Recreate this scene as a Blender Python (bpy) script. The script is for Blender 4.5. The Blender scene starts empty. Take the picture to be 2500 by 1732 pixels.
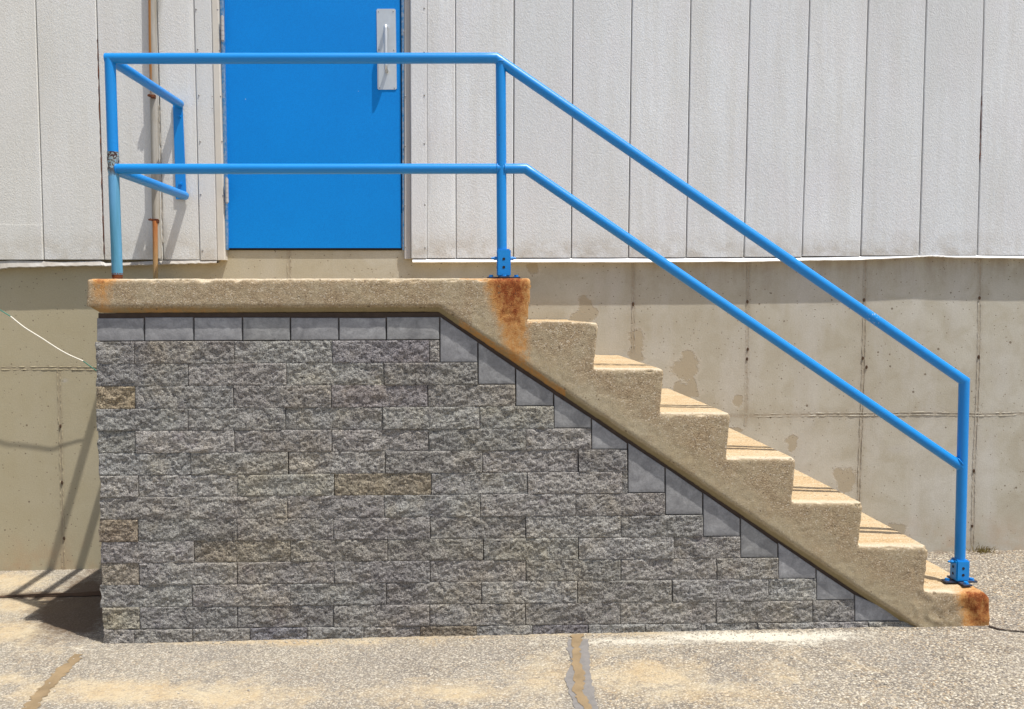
import bpy, bmesh, math, random
import numpy as np
from mathutils import Vector, Matrix, noise as mnoise

random.seed(7)
rng = np.random.default_rng(11)
S = bpy.context.scene
COL = S.collection

# ------------------------------------------------------------------ camera
F, CX, CY = 2134.0, 1215.0, 899.0
YAW, PITCH = math.radians(0.805), math.radians(3.6)
EYE = Vector((0.0, -4.54, 1.288))
R = Matrix.Rotation(-YAW, 3, 'Z') @ Matrix.Rotation(math.radians(90) - PITCH, 3, 'X')
cam_d = bpy.data.cameras.new('camera')
cam = bpy.data.objects.new('camera', cam_d)
COL.objects.link(cam)
cam.matrix_world = Matrix.Translation(EYE) @ R.to_4x4()
cam_d.sensor_fit = 'HORIZONTAL'
cam_d.sensor_width = 36.0
cam_d.lens = F / 2500.0 * 36.0
cam_d.shift_x = (1250.0 - CX) / 2500.0
cam_d.shift_y = (CY - 866.0) / 2500.0
cam_d.clip_start = 0.05
cam_d.clip_end = 2000
S.camera = cam

# ------------------------------------------------------------------ light
SUN_TO = Vector((0.325, -0.23, 1.0)).normalized()
w = bpy.data.worlds.new("World")
S.world = w
w.use_nodes = True
wn = w.node_tree
sky = wn.nodes.new('ShaderNodeTexSky')
sky.sky_type = 'NISHITA'
sky.sun_disc = False
sky.sun_elevation = math.asin(SUN_TO.z)
sky.sun_rotation = math.atan2(SUN_TO.x, SUN_TO.y)
sky.air_density = 1.0
sky.dust_density = 2.5
sky.ozone_density = 1.0
wn.links.new(sky.outputs[0], wn.nodes['Background'].inputs[0])
wn.nodes['Background'].inputs[1].default_value = 0.125
sd = bpy.data.lights.new('sun', 'SUN')
sd.energy = 4.6
sd.angle = math.radians(0.53)
sd.color = (1.0, 0.97, 0.92)
so = bpy.data.objects.new('sun', sd)
COL.objects.link(so)
so.rotation_euler = SUN_TO.to_track_quat('Z', 'Y').to_euler()
so.location = (3, -3, 12)
S.view_settings.view_transform = 'Standard'
S.view_settings.look = 'None'
S.view_settings.exposure = 0.3
S.view_settings.gamma = 1.0
S.view_settings.use_curve_mapping = False

# ------------------------------------------------------------------ measuring helpers
RN = np.array(R)
EN = np.array(EYE)
def ray(px, py):
    return R @ Vector(((px - CX) / F, -(py - CY) / F, -1.0))
def P(px, py, Y):
    d = ray(px, py)
    t = (Y - EYE.y) / d.y
    return EYE + d * t
def ground_z(x, y):
    xx = max(-6.0, min(6.0, x)); yy = max(-5.0, min(0.0, y))
    return -0.0183 + 0.0169 * xx - 0.0063 * yy
def G(px, py):
    d = ray(px, py)
    n = Vector((-0.0169, 0.0063, 1.0))
    t = -(EYE.dot(n) + 0.0183) / d.dot(n)
    return EYE + d * t
def project(co):
    c = (co - EN) @ RN
    return CX + F * c[:, 0] / -c[:, 2], CY - F * c[:, 1] / -c[:, 2]

# ------------------------------------------------------------------ object helpers
def link(name, mesh, mat=None, parent=None, color=None):
    o = bpy.data.objects.new(name, mesh)
    COL.objects.link(o)
    if mat is not None and len(mesh.materials) == 0:
        mesh.materials.append(mat)
    if parent is not None:
        o.parent = parent
        o.matrix_parent_inverse = Matrix.Identity(4)
    if color: o.color = color
    return o
def thing(name, label, cat, loc=(0, 0, 0), group=None):
    o = bpy.data.objects.new(name, None)
    COL.objects.link(o)
    o.empty_display_size = 0.1
    o['label'] = label; o['category'] = cat
    if group: o['group'] = group
    return o
def bm_mesh(bm, name='m', smooth=False):
    bmesh.ops.recalc_face_normals(bm, faces=bm.faces[:])
    m = bpy.data.meshes.new(name)
    bm.to_mesh(m); bm.free()
    if smooth:
        for p in m.polygons: p.use_smooth = True
    return m
def smooth_angle(m, ang=35):
    for p in m.polygons: p.use_smooth = True
    try: m.set_sharp_from_angle(angle=math.radians(ang))
    except Exception: pass
    return m
def prism(bm, quad0, quad1):
    """two loops of points, joined into a closed solid"""
    a = [bm.verts.new(p) for p in quad0]; b = [bm.verts.new(p) for p in quad1]
    n = len(a)
    bm.faces.new(a); bm.faces.new(b[::-1])
    for i in range(n):
        bm.faces.new((a[i], b[i], b[(i + 1) % n], a[(i + 1) % n]))
def box(bm, x0, x1, y0, y1, z0, z1, bev=0.0):
    q = lambda y: [(x0, y, z0), (x1, y, z0), (x1, y, z1), (x0, y, z1)]
    b2 = bmesh.new()
    prism(b2, q(y0), q(y1))
    if bev > 0:
        bmesh.ops.bevel(b2, geom=b2.edges[:], offset=bev, segments=2, affect='EDGES')
    t = bpy.data.meshes.new('t'); b2.to_mesh(t); b2.free()
    bm.from_mesh(t); bpy.data.meshes.remove(t)
def tube(bm, pts, r, seg=16, cap=True, rfun=None):
    pts = [Vector(p) for p in pts]
    rings = []
    up = None
    for i, p in enumerate(pts):
        if i == 0: d0 = d1 = (pts[1] - p).normalized()
        elif i == len(pts) - 1: d0 = d1 = (p - pts[i - 1]).normalized()
        else: d0 = (p - pts[i - 1]).normalized(); d1 = (pts[i + 1] - p).normalized()
        t = (d0 + d1).normalized()
        if up is None:
            up = Vector((0, 0, 1)) if abs(t.z) < 0.9 else Vector((0, 1, 0))
        u = (up - t * up.dot(t)).normalized(); v = t.cross(u)
        up = u
        c = max(0.3, t.dot(d0))
        b = (d1 - d0); bn = b.normalized() if b.length > 1e-4 else None
        rr = r if rfun is None else rfun(i)
        ring = []
        for k in range(seg):
            a = 2 * math.pi * k / seg
            off = (u * math.cos(a) + v * math.sin(a)) * rr
            if bn is not None:
                off += bn * off.dot(bn) * (1 / c - 1)
            ring.append(bm.verts.new(p + off))
        rings.append(ring)
    for i in range(len(rings) - 1):
        for k in range(seg):
            bm.faces.new((rings[i][k], rings[i][(k + 1) % seg], rings[i + 1][(k + 1) % seg], rings[i + 1][k]))
    if cap:
        bm.faces.new(rings[0][::-1]); bm.faces.new(rings[-1])
def tube_mesh(pts, r, seg=20, rfun=None, name='tube'):
    bm = bmesh.new(); tube(bm, pts, r, seg, True, rfun)
    return smooth_angle(bm_mesh(bm, name), 40)
def lerp_pts(a, b, n):
    a = Vector(a); b = Vector(b)
    return [a.lerp(b, i / (n - 1)) for i in range(n)]

# ------------------------------------------------------------------ node helper
class NT:
    def __init__(s, name):
        s.m = bpy.data.materials.new(name); s.m.use_nodes = True
        s.t = s.m.node_tree; s.b = s.t.nodes['Principled BSDF']
        s.b.inputs['Roughness'].default_value = 0.85
        s.b.inputs['Specular IOR Level'].default_value = 0.25
        g = s.t.nodes.new('ShaderNodeNewGeometry'); s.geo = g; s.pos = g.outputs['Position']
    def n(s, typ, **kw):
        nd = s.t.nodes.new(typ)
        for k, v in kw.items(): setattr(nd, k, v)
        return nd
    def put(s, sock, v):
        if hasattr(v, 'is_output') or isinstance(v, bpy.types.NodeSocket): s.t.links.new(v, sock)
        elif v is not None:
            if isinstance(v, (tuple, list)) and len(v) == 3 and sock.type == 'RGBA': v = (*v, 1)
            sock.default_value = v
    def math(s, op, a, b=0.0, c=None, clamp=False):
        nd = s.n('ShaderNodeMath', operation=op, use_clamp=clamp)
        s.put(nd.inputs[0], a); s.put(nd.inputs[1], b)
        if c is not None: s.put(nd.inputs[2], c)
        return nd.outputs[0]
    def mix(s, f, a, b, mode='MIX'):
        nd = s.n('ShaderNodeMix', data_type='RGBA', blend_type=mode)
        s.put(nd.inputs[0], f); s.put(nd.inputs[6], a); s.put(nd.inputs[7], b)
        return nd.outputs[2]
    def mapping(s, vec, scale=(1, 1, 1), rot=(0, 0, 0), loc=(0, 0, 0)):
        nd = s.n('ShaderNodeMapping')
        s.put(nd.inputs[0], vec); nd.inputs['Scale'].default_value = scale
        nd.inputs['Rotation'].default_value = rot; nd.inputs['Location'].default_value = loc
        return nd.outputs[0]
    def noise(s, scale, detail=4, rough=0.55, vec=None, dist=0.0, color=False):
        nd = s.n('ShaderNodeTexNoise')
        s.put(nd.inputs['Vector'], vec if vec is not None else s.pos)
        nd.inputs['Scale'].default_value = scale; nd.inputs['Detail'].default_value = detail
        nd.inputs['Roughness'].default_value = rough; nd.inputs['Distortion'].default_value = dist
        return nd.outputs[1 if color else 0]
    def vor(s, scale, vec=None, feature='F1', out='Distance', rand=1.0):
        nd = s.n('ShaderNodeTexVoronoi', feature=feature)
        s.put(nd.inputs['Vector'], vec if vec is not None else s.pos)
        nd.inputs['Scale'].default_value = scale; nd.inputs['Randomness'].default_value = rand
        return nd.outputs[out]
    def rng(s, v, a, b, c=0.0, d=1.0, smooth=False):
        nd = s.n('ShaderNodeMapRange', interpolation_type='SMOOTHSTEP' if smooth else 'LINEAR')
        s.put(nd.inputs[0], v)
        for i, x in zip((1, 2, 3, 4), (a, b, c, d)): s.put(nd.inputs[i], x)
        return nd.outputs[0]
    def attr(s, name, out='Fac'):
        nd = s.n('ShaderNodeAttribute', attribute_name=name); return nd.outputs[out]
    def sep(s, v):
        nd = s.n('ShaderNodeSeparateXYZ'); s.put(nd.inputs[0], v); return nd.outputs
    def bump(s, h, strength=0.5, dist=0.01, normal=None):
        nd = s.n('ShaderNodeBump'); s.put(nd.inputs['Height'], h)
        nd.inputs['Strength'].default_value = strength; nd.inputs['Distance'].default_value = dist
        if normal is not None: s.put(nd.inputs['Normal'], normal)
        return nd.outputs[0]
    def done(s, col, normal=None, rough=None, metal=None, spec=None):
        s.put(s.b.inputs['Base Color'], col)
        if normal is not None: s.put(s.b.inputs['Normal'], normal)
        if rough is not None: s.put(s.b.inputs['Roughness'], rough)
        if metal is not None: s.put(s.b.inputs['Metallic'], metal)
        if spec is not None: s.put(s.b.inputs['Specular IOR Level'], spec)
        return s.m

# ------------------------------------------------------------------ materials
def mat_siding():
    t = NT('siding_paint')
    big = t.noise(1.6, 5, 0.6)
    streak = t.noise(1.0, 6, 0.72, t.mapping(t.pos, (13, 1, 0.9)))
    fine = t.noise(170, 3, 0.7, t.mapping(t.pos, (1, 1, 0.7), (0, 0.6, 0)))
    tint = t.attr('tint')
    c = t.mix(t.rng(big, 0.35, 0.7), (0.65, 0.66, 0.655), (0.75, 0.765, 0.77))
    c = t.mix(t.rng(streak, 0.42, 0.75, 0, 0.75), c, (0.56, 0.54, 0.49))
    hx = t.n('ShaderNodeObjectInfo')
    c = t.mix(t.rng(hx.outputs['Random'], 0, 1, 0, 0.45), c, (0.585, 0.60, 0.605))
    c = t.mix(t.rng(t.noise(3.5, 4, 0.6, t.mapping(t.pos, (1.6, 1, 0.8))), 0.45, 0.7, 0, 0.4), c, (0.66, 0.64, 0.655))
    c = t.mix(t.rng(fine, 0.42, 0.62, 0.28, 0), c, (0.42, 0.41, 0.395))
    z = t.sep(t.pos)[2]
    low = t.math('MULTIPLY', t.rng(z, 1.60, 1.72, 1, 0), t.rng(t.noise(9, 4, 0.7), 0.40, 0.62, 0, 0.55))
    c = t.mix(low, c, (0.36, 0.31, 0.24))
    x = t.sep(t.pos)[0]
    c = t.mix(t.rng(x, -2.6, -0.6, 0.5, 0.0), c, (0.63, 0.59, 0.49))
    nrm = t.bump(fine, 0.55, 0.004)
    return t.done(c, nrm, 0.75, spec=0.3)

def mat_plain(name, col, rough=0.6, var=0.15, scale=20, metal=0.0, bump=0.0, dark=None):
    t = NT(name)
    n1 = t.noise(scale, 5, 0.6)
    d = dark or tuple(v * 0.6 for v in col)
    c = t.mix(t.rng(n1, 0.35, 0.75, 0, var * 2), col, d)
    nrm = t.bump(t.noise(scale * 8, 3), bump, 0.003) if bump else None
    return t.done(c, nrm, rough, metal)

def mat_foundation():
    t = NT('foundation_concrete')
    big = t.noise(1.3, 6, 0.62)
    mid = t.noise(7, 5, 0.6, dist=0.6)
    vs = t.noise(1.0, 5, 0.6, t.mapping(t.pos, (5, 1, 1.2)))
    fine = t.noise(140, 3, 0.65)
    sx = t.sep(t.pos)
    c = t.mix(t.rng(big, 0.35, 0.68), (0.425, 0.385, 0.30), (0.525, 0.50, 0.425))
    c = t.mix(t.rng(mid, 0.42, 0.68, 0, 0.6), c, (0.36, 0.315, 0.225))
    c = t.mix(t.rng(vs, 0.48, 0.68, 0, 0.5), c, (0.53, 0.505, 0.46))
    c = t.mix(t.rng(sx[0], -1.9, 0.2, 0.75, 0.0), c, (0.42, 0.355, 0.21))
    # rusty orange bloom low on the wall and dirty drip band under the flashing
    zz = t.math('SUBTRACT', sx[2], t.math('MULTIPLY_ADD', sx[0], 0.0169, -0.0183))
    bloom = t.math('MULTIPLY', t.rng(zz, 0.0, 0.22, 1, 0), t.rng(t.noise(6, 5, 0.7), 0.42, 0.66))
    c = t.mix(t.math('MULTIPLY', bloom, 0.55), c, (0.42, 0.235, 0.12))
    drip = t.math('MULTIPLY', t.math('MULTIPLY', t.rng(sx[0], 0.2, 1.2), t.rng(zz, 1.38, 1.58, 0, 1)), t.rng(t.noise(1.0, 4, 0.7, t.mapping(t.pos, (14, 1, 2))), 0.38, 0.66))
    c = t.mix(t.math('MULTIPLY', drip, 0.5), c, (0.20, 0.13, 0.085))
    st = t.attr('stain')
    stn = t.math('ADD', st, t.rng(t.noise(45, 6, 0.8), 0.3, 0.7, -0.3, 0.3))
    c = t.mix(t.rng(stn, 0.1, 0.4, 0, 0.35), c, (0.56, 0.50, 0.41))
    c = t.mix(t.rng(stn, 0.42, 0.62, 0, 0.75), c, (0.365, 0.30, 0.20))
    jt = t.attr('joint')
    c = t.mix(t.math('MULTIPLY', jt, t.rng(t.noise(60, 4, 0.7), 0.30, 0.55, 0.05, 0.6)), c, (0.27, 0.21, 0.145))
    c = t.mix(t.rng(t.attr('sand'), 0, 1, 0, 0.8), c, (0.47, 0.44, 0.39))
    c = t.mix(t.rng(fine, 0.35, 0.65, 0.22, 0), c, (0.24, 0.2, 0.15))
    # bug holes
    vsz = t.vor(16, out='Color'); rad = t.rng(t.sep(vsz)[0], 0.45, 1.0, 0.0, 0.115)
    vd = t.vor(16)
    hole = t.math('LESS_THAN', vd, rad)
    v2 = t.vor(48, t.mapping(t.pos, (1, 1, 1.3))); r2 = t.rng(t.sep(t.vor(48, t.mapping(t.pos, (1, 1, 1.3)), out='Color'))[1], 0.72, 1.0, 0.0, 0.17)
    hole2 = t.math('LESS_THAN', v2, r2)
    h = t.math('MAXIMUM', hole, hole2)
    c = t.mix(t.math('MULTIPLY', h, 0.75), c, (0.13, 0.095, 0.06))
    hh = t.math('SUBTRACT', t.math('MULTIPLY', fine, 0.35), h)
    hh = t.math('ADD', hh, t.math('MULTIPLY', t.rng(stn, 0.4, 0.6), -0.8))
    return t.done(c, t.bump(hh, 0.5, 0.004), 0.9)

def mat_stair():
    t = NT('precast_concrete')
    sx = t.sep(t.pos)
    nz = t.sep(t.geo.outputs['Normal'])[2]
    big = t.noise(2.2, 6, 0.62)
    mid = t.noise(11, 5, 0.65)
    agg = t.vor(230, out='Color'); aggv = t.sep(agg)[0]
    aggd = t.vor(230)
    fine = t.noise(240, 3, 0.7)
    rough_m = t.math('MULTIPLY', t.attr('coarse'), t.rng(mid, 0.32, 0.6, 0.35, 1))
    c = t.mix(t.rng(big, 0.35, 0.7), (0.37, 0.30, 0.185), (0.43, 0.37, 0.255))
    c = t.mix(t.rng(mid, 0.45, 0.7, 0, 0.5), c, (0.34, 0.25, 0.145))
    ca = t.mix(t.rng(aggv, 0.0, 1.0), (0.20, 0.135, 0.075), (0.46, 0.345, 0.215))
    ca = t.mix(t.math('GREATER_THAN', aggv, 0.93), ca, (0.62, 0.52, 0.40))
    c = t.mix(t.math('MULTIPLY', rough_m, 0.72), c, ca)
    c = t.mix(t.math('MULTIPLY', t.math('GREATER_THAN', aggv, 0.88), 0.35), c, (0.52, 0.45, 0.35))
    c = t.mix(t.math('MULTIPLY', t.math('LESS_THAN', aggv, 0.10), 0.35), c, (0.2, 0.15, 0.1))
    c = t.mix(t.rng(fine, 0.36, 0.62, 0.30, 0), c, (0.18, 0.13, 0.08))
    # worn ochre treads
    ochre = t.mix(t.rng(t.noise(1.0, 5, 0.65, t.mapping(t.pos, (2.5, 22, 2))), 0.35, 0.66), (0.55, 0.445, 0.29), (0.45, 0.305, 0.155))
    ochre = t.mix(t.rng(fine, 0.38, 0.6, 0.55, 0), ochre, (0.25, 0.165, 0.085))
    ochre = t.mix(t.math('MULTIPLY', t.math('GREATER_THAN', aggv, 0.85), 0.5), ochre, (0.66, 0.57, 0.42))
    edge = t.rng(sx[1], -1.085, -1.04, 1, 0)
    ochre = t.mix(t.math('MULTIPLY', edge, 0.6), ochre, (0.54, 0.48, 0.37))
    c = t.mix(t.rng(nz, 0.5, 0.9, 0, 0.92), c, ochre)
    # darker olive on the formed underside of the slab edge
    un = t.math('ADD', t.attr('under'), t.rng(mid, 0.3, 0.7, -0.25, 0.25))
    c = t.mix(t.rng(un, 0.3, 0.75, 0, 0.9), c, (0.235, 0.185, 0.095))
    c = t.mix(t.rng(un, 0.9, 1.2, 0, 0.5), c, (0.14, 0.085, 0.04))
    # rust runs
    ru = t.attr('rust')
    rn = t.noise(40, 8, 0.82, t.mapping(t.pos, (1.0, 1, 0.7)))
    r1 = t.math('MULTIPLY_ADD', t.rng(rn, 0.3, 0.7, -0.42, 0.42), t.math('MULTIPLY', ru, 3.0, clamp=True), ru)
    c = t.mix(t.rng(r1, 0.05, 0.55, 0, 0.8), c, (0.47, 0.215, 0.05))
    c = t.mix(t.rng(r1, 0.55, 1.0, 0, 0.95), c, (0.24, 0.058, 0.012))
    c = t.mix(t.math('MULTIPLY', t.rng(r1, 0.7, 1.1), t.rng(fine, 0.45, 0.6)), c, (0.10, 0.022, 0.008))
    # pits
    pv = t.n('ShaderNodeVectorMath', operation='ADD'); t.put(pv.inputs[0], t.pos); wv = t.n('ShaderNodeVectorMath', operation='SCALE'); t.put(wv.inputs[0], t.noise(70, 2, 0.6, color=True)); wv.inputs['Scale'].default_value = 0.012; t.put(pv.inputs[1], wv.outputs[0])
    v2 = t.vor(24, pv.outputs[0]); r2 = t.rng(t.sep(t.vor(24, pv.outputs[0], out='Color'))[1], 0.6, 1.0, 0.0, 0.19)
    v3 = t.vor(62, pv.outputs[0]); r3 = t.rng(t.sep(t.vor(62, pv.outputs[0], out='Color'))[1], 0.55, 1.0, 0.0, 0.26)
    pit = t.math('MAXIMUM', t.math('LESS_THAN', v2, r2), t.math('MULTIPLY', t.math('LESS_THAN', v3, r3), t.rng(rough_m, 0.0, 0.6, 0.35, 0.9)))
    c = t.mix(t.math('MULTIPLY', pit, 0.7), c, (0.12, 0.085, 0.05))
    h = t.math('ADD', t.math('MULTIPLY', t.math('MULTIPLY', aggd, -0.45), t.math('ADD', rough_m, 0.25)), t.math('MULTIPLY', fine, 0.6))
    h = t.math('SUBTRACT', h, pit)
    return t.done(c, t.bump(h, 0.55, 0.004), 0.92)

def mat_block():
    t = NT('split_face_block')
    oi = t.n('ShaderNodeObjectInfo')
    rnd = oi.outputs['Random']
    sh = t.n('ShaderNodeCombineXYZ'); t.put(sh.inputs[0], t.math('MULTIPLY', rnd, 0.05)); t.put(sh.inputs[2], t.math('MULTIPLY', rnd, 0.05))
    v = t.n('ShaderNodeVectorMath', operation='ADD'); t.put(v.inputs[0], t.pos); t.put(v.inputs[1], sh.outputs[0])
    p = v.outputs[0]
    diag = t.mapping(p, (1.0, 1, 1.9), (0, math.radians(35), 0))
    a = t.noise(11, 7, 0.72, diag, 0.5)
    b = t.noise(75, 5, 0.8, diag)
    f = t.noise(210, 3, 0.7, p)
    hue = t.noise(9, 4, 0.65, p)
    c = t.mix(t.rng(a, 0.34, 0.68), (0.17, 0.158, 0.158), (0.385, 0.372, 0.34))
    c = t.mix(t.rng(b, 0.38, 0.64, 0.0, 0.8), c, (0.48, 0.465, 0.425))
    c = t.mix(t.rng(b, 0.30, 0.48, 0.85, 0.0), c, (0.085, 0.076, 0.08))
    c = t.mix(t.rng(f, 0.36, 0.5, 0.85, 0), c, (0.06, 0.053, 0.053))
    c = t.mix(t.rng(f, 0.52, 0.66, 0, 0.75), c, (0.60, 0.58, 0.52))
    c = t.mix(t.rng(hue, 0.55, 0.75, 0, 0.4), c, (0.30, 0.265, 0.195))
    c = t.mix(t.rng(hue, 0.25, 0.42, 0.4, 0), c, (0.22, 0.19, 0.21))
    br = t.rng(rnd, 0, 1, 0.94, 1.18)
    c = t.mix(1.0, c, t.n('ShaderNodeCombineColor').outputs[0], 'MULTIPLY') if False else c
    zone = t.noise(1.9, 4, 0.65)
    c = t.mix(t.rng(zone, 0.36, 0.5, 0.55, 0), c, t.mix(1.0, c, (0.70, 0.66, 0.70), 'MULTIPLY'))
    c = t.mix(t.rng(t.noise(3.3, 5, 0.7), 0.5, 0.66, 0, 0.6), c, t.mix(1.0, c, (1.18, 1.08, 0.90), 'MULTIPLY'))
    m = t.n('ShaderNodeVectorMath', operation='MULTIPLY'); t.put(m.inputs[0], c); t.put(m.inputs[1], oi.outputs['Color'])
    m2 = t.n('ShaderNodeVectorMath', operation='SCALE'); t.put(m2.inputs[0], m.outputs[0]); t.put(m2.inputs['Scale'], br)
    h = t.math('ADD', b, t.math('MULTIPLY', f, 0.7))
    return t.done(m2.outputs[0], t.bump(h, 1.0, 0.011), 0.93)

def mat_smooth_block():
    t = NT('smooth_block')
    oi = t.n('ShaderNodeObjectInfo'); rnd = oi.outputs['Random']
    sh = t.n('ShaderNodeCombineXYZ'); t.put(sh.inputs[0], t.math('MULTIPLY', rnd, 23.0))
    v = t.n('ShaderNodeVectorMath', operation='ADD'); t.put(v.inputs[0], t.pos); t.put(v.inputs[1], sh.outputs[0])
    a = t.noise(14, 6, 0.7, v.outputs[0], 0.8); f = t.noise(160, 3, 0.7, v.outputs[0])
    c = t.mix(t.rng(a, 0.35, 0.68), (0.20, 0.198, 0.195), (0.345, 0.342, 0.33))
    c = t.mix(t.rng(t.noise(22, 4, 0.6, v.outputs[0]), 0.55, 0.75, 0, 0.5), c, (0.42, 0.42, 0.41))
    c = t.mix(t.rng(f, 0.36, 0.55, 0.3, 0), c, (0.13, 0.125, 0.125))
    m2 = t.n('ShaderNodeVectorMath', operation='SCALE'); t.put(m2.inputs[0], c); t.put(m2.inputs['Scale'], t.rng(rnd, 0, 1, 0.86, 1.12))
    m = t.n('ShaderNodeVectorMath', operation='MULTIPLY'); t.put(m.inputs[0], m2.outputs[0]); t.put(m.inputs[1], oi.outputs['Color'])
    return t.done(m.outputs[0], t.bump(f, 0.3, 0.003), 0.85)

def mat_blue(name='blue_paint', col=(0.0, 0.215, 0.60), chips=True, rough=0.4):
    t = NT(name)
    f = t.noise(90, 4, 0.6)
    c = t.mix(t.rng(t.noise(6, 4, 0.6), 0.35, 0.7, 0, 0.3), col, tuple(v * 0.8 for v in col))
    if chips:
        ch = t.attr('chip')
        cn = t.math('MULTIPLY', ch, t.noise(110, 5, 0.75))
        c = t.mix(t.math('GREATER_THAN', cn, 0.64), c, (0.55, 0.60, 0.66))
    nk = t.math('LESS_THAN', t.vor(17), t.rng(t.sep(t.vor(17, out='Color'))[0], 0.6, 1.0, 0.0, 0.05))
    c = t.mix(t.math('MULTIPLY', nk, 0.8), c, (0.05, 0.05, 0.06))
    c = t.mix(t.rng(t.noise(45, 6, 0.8), 0.60, 0.72, 0, 0.3), c, (0.03, 0.27, 0.62))
    return t.done(c, t.bump(f, 0.18, 0.002), rough, spec=0.5)

def mat_door():
    t = NT('door_paint')
    c = t.mix(t.rng(t.noise(2.5, 5, 0.6), 0.35, 0.7, 0, 0.5), (0.0, 0.235, 0.68), (0.0, 0.19, 0.57))
    f = t.noise(190, 3, 0.7)
    c = t.mix(t.rng(f, 0.38, 0.6, 0.4, 0), c, (0.0, 0.13, 0.48))
    d = t.vor(14); r = t.rng(t.sep(t.vor(14, out='Color'))[0], 0.8, 1, 0, 0.035)
    c = t.mix(t.math('LESS_THAN', d, r), c, (0.35, 0.5, 0.6))
    return t.done(c, t.bump(f, 0.12, 0.002), 0.55, spec=0.2)

def mat_worn_post():
    t = NT('faded_teal_paint')
    v = t.mapping(t.pos, (14, 14, 1.6))
    a = t.noise(1.2, 5, 0.65, v, 0.4)
    c = t.mix(t.rng(a, 0.35, 0.65), (0.07, 0.23, 0.33), (0.12, 0.33, 0.55))
    c = t.mix(t.rng(t.noise(1.4, 5, 0.7, t.mapping(t.pos, (30, 30, 2))), 0.55, 0.7, 0, 0.75), c, (0.05, 0.13, 0.17))
    z = t.sep(t.pos)[2]
    # peeled ring at the mid rail, rusty foot
    ring = t.math('MULTIPLY', t.rng(z, 1.83, 1.87, 0, 1), 1.0)
    foot = t.rng(z, 1.415, 1.45, 1, 0)
    m = t.math('MAXIMUM', ring, t.math('MULTIPLY', foot, 1.25))
    n2 = t.noise(70, 5, 0.75)
    c = t.mix(t.math('MULTIPLY', m, t.rng(n2, 0.36, 0.42)), c, (0.30, 0.36, 0.35))
    c = t.mix(t.math('MULTIPLY', m, t.rng(n2, 0.45, 0.52)), c, (0.05, 0.022, 0.02))
    c = t.mix(foot, c, (0.09, 0.022, 0.015))
    return t.done(c, t.bump(t.math('ADD', a, t.math('MULTIPLY', m, n2)), 0.5, 0.004), 0.6)

def mat_rust(name='rusty_iron', a=(0.20, 0.065, 0.022), b=(0.06, 0.02, 0.012)):
    t = NT(name)
    n1 = t.noise(60, 6, 0.7)
    return t.done(t.mix(t.rng(n1, 0.38, 0.62), a, b), t.bump(n1, 0.6, 0.004), 0.85)

def mat_conduit():
    t = NT('weathered_conduit')
    x, y, z = t.sep(t.pos)[0:3]
    v = t.mapping(t.pos, (25, 25, 2))
    n1 = t.noise(1.2, 5, 0.7, v)
    c = t.mix(t.rng(n1, 0.4, 0.66), (0.36, 0.34, 0.30), (0.25, 0.22, 0.17))
    top = t.math('MULTIPLY', t.rng(z, 2.35, 2.5), t.rng(t.sep(t.geo.outputs['Normal'])[0], -0.15, 0.0, 1, 0))
    c = t.mix(top, c, (0.44, 0.19, 0.05))
    return t.done(c, t.bump(n1, 0.3, 0.003), 0.6)

def mat_rust_pipe():
    t = NT('rust_streaked_pipe')
    z = t.sep(t.pos)[2]
    n1 = t.noise(1.2, 5, 0.7, t.mapping(t.pos, (40, 40, 4)))
    c = t.mix(t.rng(z, 1.46, 1.78), (0.33, 0.25, 0.12), (0.40, 0.125, 0.03))
    c = t.mix(t.rng(n1, 0.5, 0.7, 0, 0.7), c, (0.16, 0.06, 0.03))
    return t.done(c, t.bump(n1, 0.4, 0.003), 0.8)

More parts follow.
